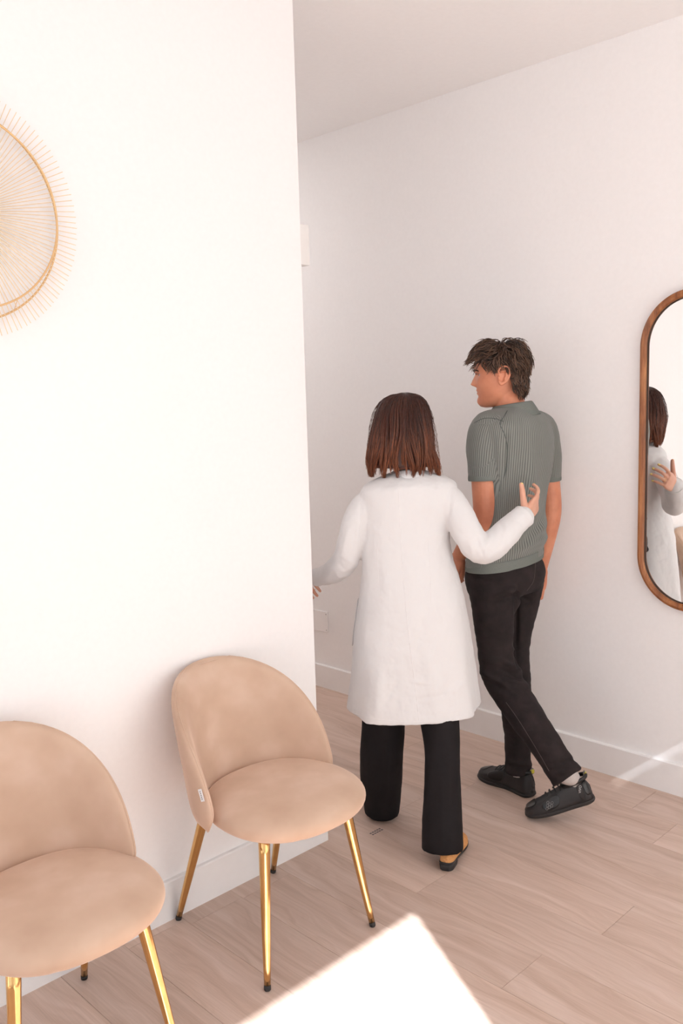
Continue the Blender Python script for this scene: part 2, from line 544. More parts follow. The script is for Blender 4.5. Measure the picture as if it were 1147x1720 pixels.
def room():
    v, f = boxes([(WEST_X - .1, WALL_X + .1, BACK_Y - .1, END_Y + .1, -0.12, -0.006)])
    fl = struct(mesh_obj('floor', v, f, 'joint', smooth=False))
    # oak planks, each a piece of its own, 0.2 m wide, laid along the passage
    W, L, gap = 0.20, 1.22, 0.0004
    starts = {9: 2.203 - 2 * 1.22, 10: 2.170 - 2 * 1.22}   # joints seen under the chair
    cache = {}
    i = 0
    x = 1.23 - 20 * W
    k = -11
    rr = random.Random(5)
    x = 1.23 + k * W - 0 * W
    col = 0
    while x < WALL_X:
        x0, x1 = max(x, WEST_X), min(x + W, WALL_X + .01)
        if x1 - x0 > 0.01:
            y = BACK_Y - rr.uniform(0.0, 1.2)
            if abs(x - 1.23) < 0.01: y = 2.203 - 3 * L
            if abs(x - 1.43) < 0.01: y = 2.170 - 3 * L
            if abs(x - 1.83) < 0.01: y = 1.300 - 3 * L
            while y < END_Y:
                ya, yb = max(y, BACK_Y), min(y + L, END_Y)
                ymax = END_Y if x1 > CORNER_X - .1 else WALL_Y + 0.01
                yb = min(yb, ymax)
                if yb - ya > 0.02:
                    key = (round(x1 - x0, 4), round(yb - ya, 4))
                    if key not in cache:
                        w2, l2 = key[0] / 2 - gap, key[1] / 2 - gap
                        b = 0.0004
                        V = [(-w2, -l2, -.006), (w2, -l2, -.006), (w2, l2, -.006), (-w2, l2, -.006),
                             (-w2, -l2, -b), (w2, -l2, -b), (w2, l2, -b), (-w2, l2, -b),
                             (-w2 + b, -l2 + b, 0), (w2 - b, -l2 + b, 0), (w2 - b, l2 - b, 0), (-w2 + b, l2 - b, 0)]
                        F = [(8, 9, 10, 11)]
                        for q in range(4):
                            r_ = (q + 1) % 4
                            F += [(q, r_, r_ + 4, q + 4), (q + 4, r_ + 4, r_ + 8, q + 8)]
                        me = bpy.data.meshes.new('plank')
                        me.from_pydata(V, [], F); me.materials.append(MATS['plank'])
                        cache[key] = me
                    o = link('plank', cache[key], fl)
                    o.location = ((x0 + x1) / 2, (ya + yb) / 2, 0)
                y += L
        x += W
    v, f = boxes([(WEST_X - .1, WALL_X + .1, BACK_Y - .1, END_Y + .1, CEIL, CEIL + .12)])
    struct(mesh_obj('ceiling', v, f, 'ceiling', smooth=False))
    # left wall: a solid block beside the passage
    v, f = boxes([(WEST_X - .1, CORNER_X, WALL_Y, END_Y + .1, 0, CEIL)])
    o = struct(mesh_obj('wall_left', v, f, 'wall', smooth=False)); bevel_mesh(o.data, 0.003, 2)
    v, f = boxes([(WALL_X, WALL_X + .1, BACK_Y - .1, END_Y + .1, 0, CEIL)])
    struct(mesh_obj('wall_right', v, f, 'wall', smooth=False))
    v, f = boxes([(CORNER_X, WALL_X, END_Y, END_Y + .1, 0, CEIL)])
    struct(mesh_obj('wall_end', v, f, 'wall', smooth=False))
    wy0, wy1, wz0, wz1 = -1.0, 2.0, 0.3, 2.75  # opening added in the west wall to light the right wall
    v, f = boxes([(WEST_X - .1, WEST_X, BACK_Y - .1, wy0, 0, CEIL), (WEST_X - .1, WEST_X, wy1, WALL_Y, 0, CEIL), (WEST_X - .1, WEST_X, wy0, wy1, 0, wz0), (WEST_X - .1, WEST_X, wy0, wy1, wz1, CEIL)])
    struct(mesh_obj('wall_west', v, f, 'wall', smooth=False))
    # window wall behind the camera: two tall openings
    oy, iy = BACK_Y - .1, BACK_Y
    TOP = 0.8305 * (1.695 - oy)
    R1 = 0.5266                        # metres sideways for each metre forward of sunlight
    xr = 1.93 - R1 * (1.69 - iy)
    xw0 = -0.6
    x2a, x2b = xr + .16, WALL_X - .1
    v, f = boxes([(WEST_X, WALL_X, oy, iy, TOP, CEIL), (WEST_X, xw0, oy, iy, 0, TOP), (xr, x2a, oy, iy, 0, TOP), (x2b, WALL_X, oy, iy, 0, TOP)])
    struct(mesh_obj('wall_back', v, f, 'wall', smooth=False))
    # frames: thin bars inside the openings
    v, f = boxes([(xw0, xw0 + .03, oy + .02, oy + .06, 0, TOP), (xw0, xr - .001, oy + .02, oy + .06, 0, .04)])
    w1 = struct(mesh_obj('window_1', v, f, 'frame_metal', smooth=False))
    v, f = boxes([(x2a, x2a + .03, oy + .02, oy + .06, 0, TOP), (x2b - .03, x2b, oy + .02, oy + .06, 0, TOP), (x2a, x2b, oy + .02, oy + .06, 0, .04)])
    w2 = struct(mesh_obj('window_2', v, f, 'frame_metal', smooth=False))
    by = iy + .02
    btop = TOP - 0.8305 * (by - oy) - SLIT
    v, f = boxes([(x2a - .04, x2b + .04, by, by + .002, 0.02, btop)])
    mesh_obj('roller_blind', v, f, 'blind', w2, smooth=False)
    v, f = boxes([(x2a - .06, 1.66, by + .003, by + .03, btop - .05, btop + .06)])  # unseen bar added to cut the sunlight slit short
    mesh_obj('slit_blocker', v, f, 'trim', w2, smooth=False)
    v, f = boxes([(WEST_X - .08, WEST_X - .04, wy0, wy1, wz0, wz0 + .04), (WEST_X - .08, WEST_X - .04, wy0, wy1, wz1 - .04, wz1), (WEST_X - .08, WEST_X - .04, wy0, wy0 + .04, wz0, wz1), (WEST_X - .08, WEST_X - .04, wy1 - .04, wy1, wz0, wz1)])
    w3 = struct(mesh_obj('fill_window', v, f, 'frame_metal', smooth=False))  # frame of the unseen window added for fill light
    # pavement outside
    v, f = boxes([(-14, 14, -16, oy, -0.2, -0.06), (-14, WEST_X - .1, oy, 12, -0.2, -0.06)])
    struct(mesh_obj('pavement_outside', v, f, 'pavement', smooth=False))
    # baseboards
    bh = 0.128
    prof = [(0, 0), (0, bh - .004), (.0035, bh), (.0155, bh), (.0155, 0)]
    def run(name, a, b, inward, extra=None):
        a, b, inw = np.array(a, float), np.array(b, float), np.array(inward, float)
        rings = []
        for q in (a, b):
            rings.append([(q[0] + inw[0] * d, q[1] + inw[1] * d, z) for d, z in prof])
        V, F = loft(rings)
        return V, F
    yb = WALL_Y - .0155
    p1 = run('l', (WEST_X, yb), (CORNER_X + .02, yb), (0, 1))
    p2 = run('l2', (CORNER_X + .02, yb + .0155), (CORNER_X + .02, END_Y), (-1.29, 0))
    V, F = join([p1, p2]); F = [tuple(q) for q in F]
    struct(mesh_obj('baseboard_left', V, F, 'trim', smooth=False))
    xb = WALL_X - .0155
    V, F = run('r', (xb, BACK_Y), (xb, END_Y), (1, 0))
    struct(mesh_obj('baseboard_right', V, F, 'trim', smooth=False))
SLIT = 0.0045
def passage_fill_lights():  # unseen glowing panels, added to brighten the passage
    for k, y in enumerate((4.35, 5.9)):
        x = 2.62
        t = thing('fill_light', 'added fill panel, unseen, in the passage behind the wall corner' if k == 0 else 'added fill panel, unseen, at the far end of the passage', 'fill_lamp', (x, y, CEIL))
        v, f = boxes([(-.31, .31, -.31, .31, -.022, 0)])
        o = mesh_obj('frame', v, f, 'trim', t, smooth=False); bevel_mesh(o.data, .004, 2)
        v, f = boxes([(-.29, .29, -.29, .29, -.026, -.021)])
        mesh_obj('fill_panel', v, f, 'fill_lamp', t, smooth=False)
passage_fill_lights()
room()

# ------------------------------------------------------------------ chairs
def chair(label, loc, rz, tag):
    t = thing('velvet_chair', label, 'chair', loc, rz, 'beige velvet chairs against the left wall')
    # local frame: floor at 0, sitter looks towards -Y
    # seat cushion
    n = 72
    rings = []
    prof = []
    for k in range(9):                       # underside to rim
        a = -math.pi / 2 + (math.pi / 2) * k / 8
        prof.append((0.80 + 0.20 * math.cos(a), 0.437 + 0.035 * math.sin(a)))
    for k in range(1, 13):                   # rim over the top
        a = (math.pi / 2) * k / 12
        prof.append((math.cos(a) ** 0.55 if k < 12 else 0.0, 0.437 + 0.054 * math.sin(a) ** 0.9))
    th = np.arange(n) * 2 * math.pi / n
    cx_, sy_ = np.cos(th), np.sin(th)
    e = 2 / 2.35
    ox = np.sign(cx_) * np.abs(cx_) ** e * 0.232
    oy = np.sign(sy_) * np.abs(sy_) ** e * 0.222
    ox = ox * (1 - 0.05 * (sy_ > 0) * sy_)
    for s, z in prof[:-1]:
        dip = -0.006 * (1 - s)
        rings.append(np.stack([ox * s, oy * s - 0.085, np.full(n, z + dip)], 1))
    V, F = loft([np.stack([ox * .01, oy * .01 - .085, np.full(n, .402)], 1)] + rings, cap1=True)
    # small gathered pleats under the front rim
    V = np.array(V)
    ang = np.arctan2(V[:, 1] + .085, V[:, 0])
    for a0 in (-2.05, -1.93, -1.2):
        w = np.exp(-((ang - a0) / 0.018) ** 2) * np.exp(-((V[:, 2] - 0.418) / 0.014) ** 2)
        V[:, 2] += 0.004 * w; V[:, 1] += 0.006 * w
    mesh_obj('seat', V, F, 'velvet', t)
    # wrap-round backrest
    nu, nv = 60, 44
    z0, z1 = 0.405, 0.800
    def bsurf(u, v, side):
        # v 0 bottom, 1 top ; u -1..1
        S = max(0.0, 1 - max(0.0, (v - 0.06) / 0.94) ** 2.25) ** 0.5
        lowS = math.sin(min(1, (v + .0) / 0.22) * math.pi / 2) * 0.14 + 0.86
        ph = math.radians(91) * u * S * lowS
        z = z0 + (z1 - z0) * v
        R = 0.228 + 0.016 * v
        lean = 0.050 * v + 0.03 * v * v
        f_ = max(0.0, 1 - abs(u) ** 6) ** 0.5
        g_ = max(0.0, 1 - ((v - 0.5) / 0.5) ** 8) ** 0.5
        thk = 0.024 * f_ * g_ + 0.0005
        r = R + side * thk
        x = r * math.sin(ph)
        y = -0.085 + lean + (r + .004) * math.cos(ph)
        c5, s5 = math.cos(math.radians(2)), math.sin(math.radians(2))
        y += .085
        return x * c5 - y * s5 - .022, x * s5 + y * c5 - .085, z
    vs = [1 - (1 - i / nv) ** 1.6 for i in range(nv + 1)]
    us = [math.sin((j / nu - .5) * math.pi) for j in range(nu + 1)]
    A = [[bsurf(u, v, -1) for u in us] for v in vs]
    B = [[bsurf(u, v, 1) for u in us] for v in vs]
    V = [p for row in A for p in row] + [p for row in B for p in row]
    m = nu + 1; o = m * (nv + 1)
    F = []
    for i in range(nv):
        for j in range(nu):
            a = i * m + j
            F.append((a, a + 1, a + 1 + m, a + m))
            F.append((o + a, o + a + m, o + a + 1 + m, o + a + 1))
    for i in range(nv):
        a = i * m; F.append((a, a + m, o + a + m, o + a))
        a = i * m + nu; F.append((a, o + a, o + a + m, a + m))
    for j in range(nu):
        F.append((j, o + j, o + j + 1, j + 1))
        a = nv * m + j; F.append((a, a + 1, o + a + 1, o + a))
    back = mesh_obj('backrest', V, F, 'velvet', t)
    # piping seam along the edge
    pts = []
    for v in [0.02 + 0.96 * i / 40 for i in range(41)]:
        pts.append(np.array(bsurf(-1, v, 1)))
    for v in [0.98 - 0.96 * i / 40 for i in range(41)]:
        pts.append(np.array(bsurf(1, v, 1)))
    V, F = tube(pts, [0.0022] * len(pts), n=6, steps=1, smooth=False)
    mesh_obj('piping', V, F, 'velvet', back)
    if tag:
        x, y, z = bsurf(-0.93, 0.30, -1)
        p = np.array((x, y, z)); q = np.array(bsurf(-0.93, 0.36, -1)); e_ = np.array(bsurf(-0.99, 0.33, 1))
        up = unit(q - p); out = unit(np.array([-1.0, -0.35, 0])); fw = unit(np.cross(up, out))
        c = (p + e_) / 2 + out * .024
        V = [c + fw * sx * .006 + up * sz * .017 + out * so * .0006 for sx in (-1, 1) for sz in (-1, 1) for so in (-1, 1)]
        F = [(0, 1, 3, 2), (4, 6, 7, 5), (0, 4, 5, 1), (2, 3, 7, 6), (0, 2, 6, 4), (1, 5, 7, 3)]
        tg = mesh_obj('care_tag', V, F, 'tag', back, smooth=False)
        pr = []
        for k in range(5):
            z_ = -.010 + k * .005
            pr.append(([c + fw * sx * .0014 + up * (z_ + sz * .0014) + out * (.0008 + so * .0002) for sx in (-1, 1) for sz in (-1, 1) for so in (-1, 1)], F))
        V, F2 = join(pr)
        mesh_obj('tag_print', V, F2, 'ink', tg, smooth=False)
    # splayed brass legs with black feet
    feet = [(-.205, -.232), (.205, -.232), (-.190, .230), (.190, .230)]
    tops = [(-.162, -.190), (.140, -.185), (-.150, .090), (.150, .090)]
    for (fx, fy), (tx, ty) in zip(feet, tops):
        a = np.array([tx, ty, .425]); b = np.array([fx, fy, 0.0])
        d = b - a
        at = lambda z: a + d * ((a[2] - z) / a[2])
        V, F = tube([a, at(.2), at(.013)], [.0165, .0132, .0092], n=24, steps=4, round_ends=False)
        lg = mesh_obj('leg', V, F, 'brass', t)
        V, F = tube([at(.015), at(.010), at(.003), at(0)], [.0094, .0097, .0096, .0080], n=20, steps=1, round_ends=False, smooth=False)
        V[:, 2] = np.maximum(V[:, 2], 0)
        mesh_obj('foot_cap', V, F, 'black_rubber', lg)
    # plate under the seat
    rings = [ellipse((0, -.06, z), (1, 0, 0), (0, 1, 0), .19 * s, .19 * s, 40, 2.6) for z, s in ((.398, .96), (.400, 1), (.412, 1))]
    V, F = loft(rings)
    mesh_obj('seat_base', V, F, 'mirror_back', t)
    return t

chair('beige velvet chair nearer the passage, with a small white tag on its side', (1.602, 1.987, 0), math.radians(-1.2), True)
chair('beige velvet chair cut off by the left edge of the photo', (0.877, 1.951, 0), math.radians(-1.2), False)

# ------------------------------------------------------------------ sunburst wall ornament
def sunburst():
    cy = WALL_Y - 0.045
    c = np.array([0.915, cy, 2.070])
    t = thing('sunburst_ornament', 'round gold wire sunburst hanging on the left wall', 'wall ornament', tuple(c))
    t['_base'] = [0, 0, 0]
    N = 132
    # one spoke: straight wire from hub to tip
    V, F = tube([(0.02, 0, 0), (0.150, -0.002, 0), (0.302, 0.004, 0)], [.0010, .0011, .0010], n=6, steps=2)
    me = bpy.data.meshes.new('spoke'); me.from_pydata([tuple(v) for v in V], [], F); me.materials.append(MATS['pale_wire'])
    me.polygons.foreach_set('use_smooth', [True] * len(me.polygons))
    for k in range(N):
        o = link('spoke', me, t)
        o.rotation_euler = (0, 2 * math.pi * (k + .5) / N, 0)
        if k % 2: o.location = (0, 0.004, 0)
    for R, y, r in ((0.231, -0.026, .0026), (0.258, 0.026, .0028)):
        rings = []
        for k in range(96):
            a = 2 * math.pi * k / 96
            d = np.array([math.cos(a), 0, math.sin(a)])
            rings.append(ellipse(d * R + np.array([0, y, 0]), d, (0, 1, 0), r, r, 10))
        V, F = loft(rings + [rings[0]], cap0=False, cap1=False)
        ring = mesh_obj('ring', V, F, 'gold_wire', t)
    # short pins tying each spoke to both rings
    V, F = tube([(0.231, -.026, 0), (0.2445, 0, 0), (0.258, .026, 0)], [.0010, .0010, .0010], n=5, steps=1, smooth=False)
    me = bpy.data.meshes.new('pin'); me.from_pydata([tuple(v) for v in V], [], F); me.materials.append(MATS['gold_wire'])
    for k in range(0, N, 22):
        o = link('pin', me, t)
        o.rotation_euler = (0, 2 * math.pi * (k + .5) / N, 0)
    rings = [ellipse((0, y, 0), (1, 0, 0), (0, 0, 1), r, r, 32) for y, r in ((.045, .030), (.010, .036), (-.006, .034), (-.012, .022), (-.014, .004))]
    V, F = loft(rings)
    mesh_obj('hub', V, F, 'gold_wire', t)
sunburst()

# ------------------------------------------------------------------ mirror
def mirror():
    yc, zl, zh, R = 1.436, 0.952, 1.755, 0.203
    t = thing('wall_mirror', 'tall pill-shaped wall mirror in a brown wooden frame on right wall', 'mirror', (WALL_X, yc, zl - R))
    t['_base'] = [WALL_X, yc, zl - R]
    def outline(r, n=40):
        P = []
        for k in range(n + 1):
            a = math.pi * k / n
            P.append((yc + r * math.cos(a), zh + r * math.sin(a)))
        for k in range(n + 1):
            a = math.pi + math.pi * k / n
            P.append((yc + r * math.cos(a), zl + r * math.sin(a)))
        return P
    prof = [(R - .027, 0.0), (R - .027, .026), (R - .023, .031), (R - .012, .034), (R - .003, .030), (R, .024), (R, 0.0)]
    # frame of four lengths with visible joints: two bends and two straights
    outs = [outline(r) for r, _ in prof]
    m = len(outs[0])
    def piece(i0, i1, name):
        rings = []
        for i in range(i0, i1 + 1):
            rings.append([(WALL_X - d, outs[k][i % m][0], outs[k][i % m][1]) for k, (_, d) in enumerate(prof)])
        V, F = loft(rings)
        o = mesh_obj(name, V, F, 'wood', t, smooth=False)
        return o
    piece(0, 40, 'frame_bend'); piece(40, 41, 'frame_rail'); piece(41, 81, 'frame_bend'); piece(81, 82, 'frame_rail')
    P = outline(R - .026)
    V = [(WALL_X - .014, y, z) for y, z in P] + [(WALL_X - .002, y, z) for y, z in P]
    n = len(P)
    F = [tuple(range(n)), tuple(range(2 * n - 1, n - 1, -1))] + [(j, (j + 1) % n, n + (j + 1) % n, n + j) for j in range(n)]
    mesh_obj('mirror_glass', V, F, 'mirror', t, smooth=False)
    # dark rebate line between glass and wood
    a, b = outline(R - .0262), outline(R - .031)
    rings = [[(WALL_X - .0145, y, z) for y, z in a], [(WALL_X - .022, y, z) for y, z in a], [(WALL_X - .0146, y, z) for y, z in b]]
    V, F = loft(rings, cap0=False, cap1=False)
    mesh_obj('rebate', V, F, 'mirror_back', t, smooth=False)
mirror()

# ------------------------------------------------------------------ small fixtures on the walls
def fixtures():
    # white box on the passage side of the corner
    y = 2.33
    a, b = on_y(519, 378, y), on_y(520.5, 446, y)
    v, f = boxes([(CORNER_X - .001, (a[0] + b[0]) / 2, y, y + .09, b[2], a[2])])
    t = mesh_obj('sensor_box', v, f, 'white_plastic', smooth=False)
    bevel_mesh(t.data, .003, 2)
    t['label'] = 'small white box high on the wall corner at the passage'
    t['category'] = 'wall box'
    # cover plate low on the right wall
    p = on_x(551.5, 1028, WALL_X); q = on_x(551, 1062.5, WALL_X)
    y0 = p[1]
    t = thing('cover_plate', 'white rectangular cover plate low on the right wall in the passage', 'cover plate', (WALL_X, y0 + .1, q[2]))
    t['_base'] = [WALL_X, y0 + .1, q[2]]
    v, f = boxes([(WALL_X - .008, WALL_X, y0, y0 + .20, q[2], p[2])])
    o = mesh_obj('plate', v, f, 'trim', t, smooth=False); bevel_mesh(o.data, .003, 2)
    for yy in (y0 + .012, y0 + .188):
        for zz in (q[2] + .014, p[2] - .014):
            V, F = tube([(WALL_X - .0065, yy, zz), (WALL_X - .009, yy, zz)], [.0028, .0026], n=12, round_ends=False, smooth=False)
            mesh_obj('screw', V, F, 'screw', t)
    # tiny printed mark on the floor by the chair
    c = on_floor(630, 1396)
    pr = []
    for r_ in range(2):
        for k in range(5):
            d = np.array([.012 * (k - 2), -.012 * r_, 0.0003])
            pr.append(boxes([(c[0] + d[0] - .0042, c[0] + d[0] + .0042, c[1] + d[1] - .0035, c[1] + d[1] + .0035, .0001, .0005)]))
    V, F = join(pr)
    o = mesh_obj('printed_mark', V, F, 'ink', smooth=False)
    o['label'] = 'tiny grey printed mark on the wooden floor beside the chair'
    o['category'] = 'floor mark'
fixtures()
# ------------------------------------------------------------------ building blocks for people
def fbm(P, scale, seed=0.0, octs=3):
    out = np.empty(len(P))
    for i, p in enumerate(P):
        out[i] = noise.fractal(Vector((p[0] * scale + seed, p[1] * scale - seed, p[2] * scale + seed * .5)), 0.8, 2.0, octs)
    return out

def frame_pts(rows, ax, ay, n=96, p=2.2, steps=5):
    """rows: (centre xyz, ra, rb) -> resampled rings"""
    Q = resample(np.array([list(c) + [a, b] for c, a, b in rows]), steps)
    return [ellipse(q[:3], ax, ay, max(q[3], .002), max(q[4], .002), n, p) for q in Q]

def sil_rows(rows, ax, ay, aspect_default=0.6):
    """rows: (y_px, left_px, right_px, g, aspect): silhouettes -> ring rows for the body's own axes"""
    out = []
    for y, l, r, g, asp in rows:
        s = (r - l) / 2 * px_m(g) * 0.985
        c = G((l + r) / 2, y, g)
        k = math.sqrt((ax @ RH) ** 2 + (asp * (ay @ RH)) ** 2)
        A = s / k
        out.append((c, A, A * asp))
    return out

def hand(W, along, dorsal, side, size=1.0, curls=(25, 30, 20), spread=4, thumb=(35, 20, 15), per=None, thumb_out=0.5, thumb_dir=None):
    """right or left hand from the wrist W.  along: direction of the fingers, dorsal: outward from the back of the hand.
    side: +1 when the thumb lies towards cross(along, dorsal)...  returns parts, nails (centre, along, normal), joints"""
    a = unit(along); d = unit(np.asarray(dorsal) - (np.asarray(dorsal) @ a) * a)
    x = np.cross(a, d) * side          # towards the thumb
    S = size
    parts, nails, joints = [], [], {}
    L = 0.088 * S
    rows = []
    for t, w, h in ((-0.02, .023, .018), (0.0, .026, .0175), (0.3, .034, .0165), (0.65, .040, .0145), (0.92, .041, .012), (1.06, .037, .009)):
        rows.append((W + a * L * t + x * .002 * S, w * S, h * S))
    parts.append(loft(frame_pts(rows, x, d, 28, 2.6, 3)))
    lens = [(.042, .025, .021), (.047, .029, .022), (.043, .027, .021), (.034, .020, .018)]
    rad = [.0083, .0085, .0080, .0070]
    for i in range(4):
        base = W + a * L * (0.93 if i not in (3,) else 0.86) + x * S * (.029 - .0192 * i)
        ang = math.radians(spread * (1.5 - i))
        dirv = unit(a * math.cos(ang) + x * math.sin(ang))
        cs = per[i] if per else curls
        pts = [base - dirv * .022 * S, base]
        cur = 0.0
        p = base
        nrm = d
        for k in range(3):
            cur += math.radians(cs[k])
            v = dirv * math.cos(cur) - d * math.sin(cur)
            p = p + v * lens[i][k] * S
            pts.append(p)
        nrm = unit(d * math.cos(cur) + dirv * math.sin(cur))
        r = rad[i] * S
        P = np.array(pts)
        parts.append(tube(P, [r * 1.05, r * 1.08, r * 1.0, r * .92, r * .78], n=12, steps=5))
        nails.append((p - v * .0065 * S + nrm * r * .72, v, nrm, r * .78))
        joints[i] = P
    base = W + a * L * 0.22 + x * .022 * S - d * .004 * S
    t0, t1, t2 = (math.radians(q) for q in thumb)
    d0 = unit(a * math.cos(t0) + x * math.sin(t0) * thumb_out - d * math.sin(t0) * (1 - thumb_out))
    if thumb_dir is not None:
        d0 = unit(thumb_dir)
    p1 = base + d0 * .044 * S
    d1 = unit(d0 * math.cos(t1) + a * math.sin(t1))
    p2 = p1 + d1 * .033 * S
    d2 = unit(d1 * math.cos(t2) + a * math.sin(t2))
    p3 = p2 + d2 * .024 * S
    parts.append(tube([base - d0 * .01, base, p1, p2, p3], [.015 * S, .0160 * S, .0125 * S, .0108 * S, .0090 * S], n=12, steps=5))
    nn = unit(x * .55 + d * .8); nn = unit(nn - (nn @ d2) * d2)
    nails.append((p3 - d2 * .004 * S + nn * .0066 * S, d2, nn, .0078 * S))
    joints['thumb'] = np.array([base, p1, p2, p3])
    return parts, nails, joints

def nail_obj(c, along, nrm, w, mat, parent):
    a = unit(along); n = unit(nrm); s = np.cross(a, n)
    rings = []
    for t, k in ((-1, .55), (-.75, .9), (0, 1.0), (.6, .95), (1.0, .62), (1.12, .25)):
        row = []
        for q in np.linspace(-1, 1, 7):
            row.append(c + a * t * w * 1.15 + s * q * w * .85 * k + n * (.0010 - .0035 * (q * k) ** 2 * (w / .0065)))
        low = [p - n * .0012 for p in row[::-1]]
        rings.append(row + low)
    V, F = loft(rings)
    return mesh_obj('fingernail', V, F, mat, parent)

def head_parts(C, face, up, S=1.0, female=False):
    """head with a face. C: centre of the skull (between the ears); face: looking direction. Returns parts and a mapping"""
    f = unit(face); u = unit(np.asarray(up) - (np.asarray(up) @ f) * f); l = np.cross(u, f)   # l: the head's left
    P = lambda x, y, z: C + (l * x + f * y + u * z) * S
    # slices: z, front y, back y, half width
    sl = [(-.118, .060, .020, .018), (-.112, .078, .004, .034), (-.100, .086, -.020, .046), (-.085, .0865, -.052, .055),
          (-.065, .0865, -.066, .062), (-.045, .0875, -.076, .067), (-.022, .0885, -.086, .0705), (0.0, .0895, -.094, .073),
          (.015, .0885, -.097, .0745), (.030, .0930, -.099, .0755), (.050, .0930, -.099, .0755), (.070, .087, -.095, .072),
          (.088, .074, -.085, .064), (.102, .052, -.068, .050), (.112, .020, -.040, .030), (.1155, -.002, -.016, .008)]
    Q = resample(np.array(sl), 5)
    n = 72
    th = np.arange(n) * 2 * math.pi / n
    rings = []
    for z, yf, yb, w in Q:
        c = (yf + yb) / 2 * 0.55 + (-0.008) * .45
        c = min(max(c, yb + .004), yf - .004)
        cs, sn = np.cos(th), np.sin(th)
        e = 2 / 2.15
        x = np.sign(cs) * np.abs(cs) ** e * w
        y = np.where(sn > 0, np.abs(sn) ** e * (yf - c), -np.abs(sn) ** e * (c - yb)) + c
        # face relief: narrow bumps about the middle line
        front = np.clip(sn, 0, 1)
        def bump(x0, z0, sx, sz, h):
            return h * front ** 2 * np.exp(-((np.abs(x) - x0) / sx) ** 2 - ((z - z0) / sz) ** 2)
        y = y + bump(.0, .031, .035, .010, .0035)              # brow
        y = y - bump(.031, .012, .014, .011, .011)             # eye sockets
        y = y + bump(.036, -.020, .016, .016, .004)            # cheekbones
        nose = np.where(z > -.024, np.clip((.026 - z) / .050, 0, 1) ** 1.15, np.clip((z + .036) / .012, 0, 1))
        y = y + front ** 2 * nose * .027 * np.exp(-(x / (.0075 + .005 * np.clip((.005 - z) / .03, 0, 1))) ** 2)
        y = y + bump(.0125, -.027, .006, .007, .007)           # nostrils
        y = y + bump(.0, -.047, .019, .0055, .0062)            # upper lip
        y = y - bump(.0, -.0535, .022, .0028, .0040)           # mouth line
        y = y + bump(.0, -.060, .016, .0055, .0058)            # lower lip
        y = y - bump(.0, -.071, .020, .006, .0030)
        y = y + bump(.0, -.090, .018, .014, .0055)             # chin
        rings.append(C + (np.outer(x, l) + np.outer(y, f) + z * u[None]) * S)
    parts = [loft(rings)]
    # ears
    for s in (-1, 1):
        e0 = P(s * .0705, -.012, -.002)
        out = unit(l * s * .8 - f * .55)
        pl = unit(f * .85 + l * s * .45)
        def E(a, b, h=0.0):
            return e0 + (pl * a * 1.12 + u * b * 1.1 + out * (h * 1.45 + .003)) * S
        rim = [E(.012, .012, .002), E(.010, .026, .006), E(-.004, .033, .011), E(-.018, .027, .015), E(-.021, .008, .016), E(-.016, -.010, .013), E(-.006, -.022, .008), E(.006, -.027, .004), E(.011, -.018, .002)]
        parts.append(tube(rim, [.0042 * S] * 3 + [.0046 * S] * 2 + [.0045 * S, .006 * S, .0068 * S, .005 * S], n=10, steps=4))
        inner = [E(.002, .016, .004), E(-.010, .018, .009), E(-.012, .002, .010), E(-.006, -.012, .007)]
        parts.append(tube(inner, [.004 * S] * 4, n=8, steps=4))
        parts.append(tube([E(.013, -.004, .003), E(.012, -.010, .004)], [.005 * S, .0045 * S], n=8, smooth=False))
        parts.append(ellipsoid(E(-.004, -.002, -.001), pl * .017 * S, out * .0042 * S, u * .026 * S, 14, 10))
    return parts, P, (l, f, u)

def strands(name, paths, radius, mat, parent, taper=0.25):
    """paths: list of (points, scale). one mesh of three-sided tapering strands"""
    V, F, A = [], [], []
    for pts, sc in paths:
        P = np.asarray(pts)
        m = len(P)
        T = np.gradient(P, axis=0); T /= np.linalg.norm(T, axis=1)[:, None] + 1e-12
        a = unit(np.cross(T[0], [random.uniform(-1, 1), random.uniform(-1, 1), random.uniform(-1, 1)]))
        b0 = len(V)
        for i in range(m):
            a = unit(a - (a @ T[i]) * T[i]); b = np.cross(T[i], a)
            t = i / (m - 1)
            r = radius * sc * (0.55 + 0.45 * math.sin(math.pi * min(1, t * 1.4 + .1)) if t < .6 else 1.0 - (1 - taper) * (t - .6) / .4)
            for k in range(3):
                q = 2 * math.pi * k / 3
                V.append(P[i] + (a * math.cos(q) + b * math.sin(q)) * r)
                A.append(t)
        for i in range(m - 1):
            for k in range(3):
                k2 = (k + 1) % 3
                F.append((b0 + i * 3 + k, b0 + i * 3 + k2, b0 + i * 3 + 3 + k2, b0 + i * 3 + 3 + k))
        F.append((b0 + 2, b0 + 1, b0)); e = b0 + (m - 1) * 3; F.append((e, e + 1, e + 2))
    o = mesh_obj(name, V, F, mat, parent, attr=A)
    o['kind'] = 'stuff'
    return o

def sole_outline(n, left):
    """foot outline in units of foot length: toe at +y; x positive = inner side"""
    pts = [(0, 0.0), (.075, .012), (.115, .06), (.120, .15), (.105, .30), (.105, .45), (.140, .60), (.165, .72), (.165, .82), (.140, .92), (.085, .985), (.02, 1.0), (-.06, .98), (-.125, .91), (-.165, .80), (-.180, .68), (-.165, .52), (-.140, .36), (-.125, .20), (-.115, .08), (-.07, .012)]
    P = np.array(pts + [pts[0]])
    Q = resample(P, 5)[:-1]
    if left:
        Q = Q * np.array([1, 1])
    return Q

def to_px(P):
    q = (np.asarray(P, float) - np.array([0, 0, EYE])) @ CM
    return CX + FPX * q[:, 0] / -q[:, 2], CY - FPX * q[:, 1] / -q[:, 2]

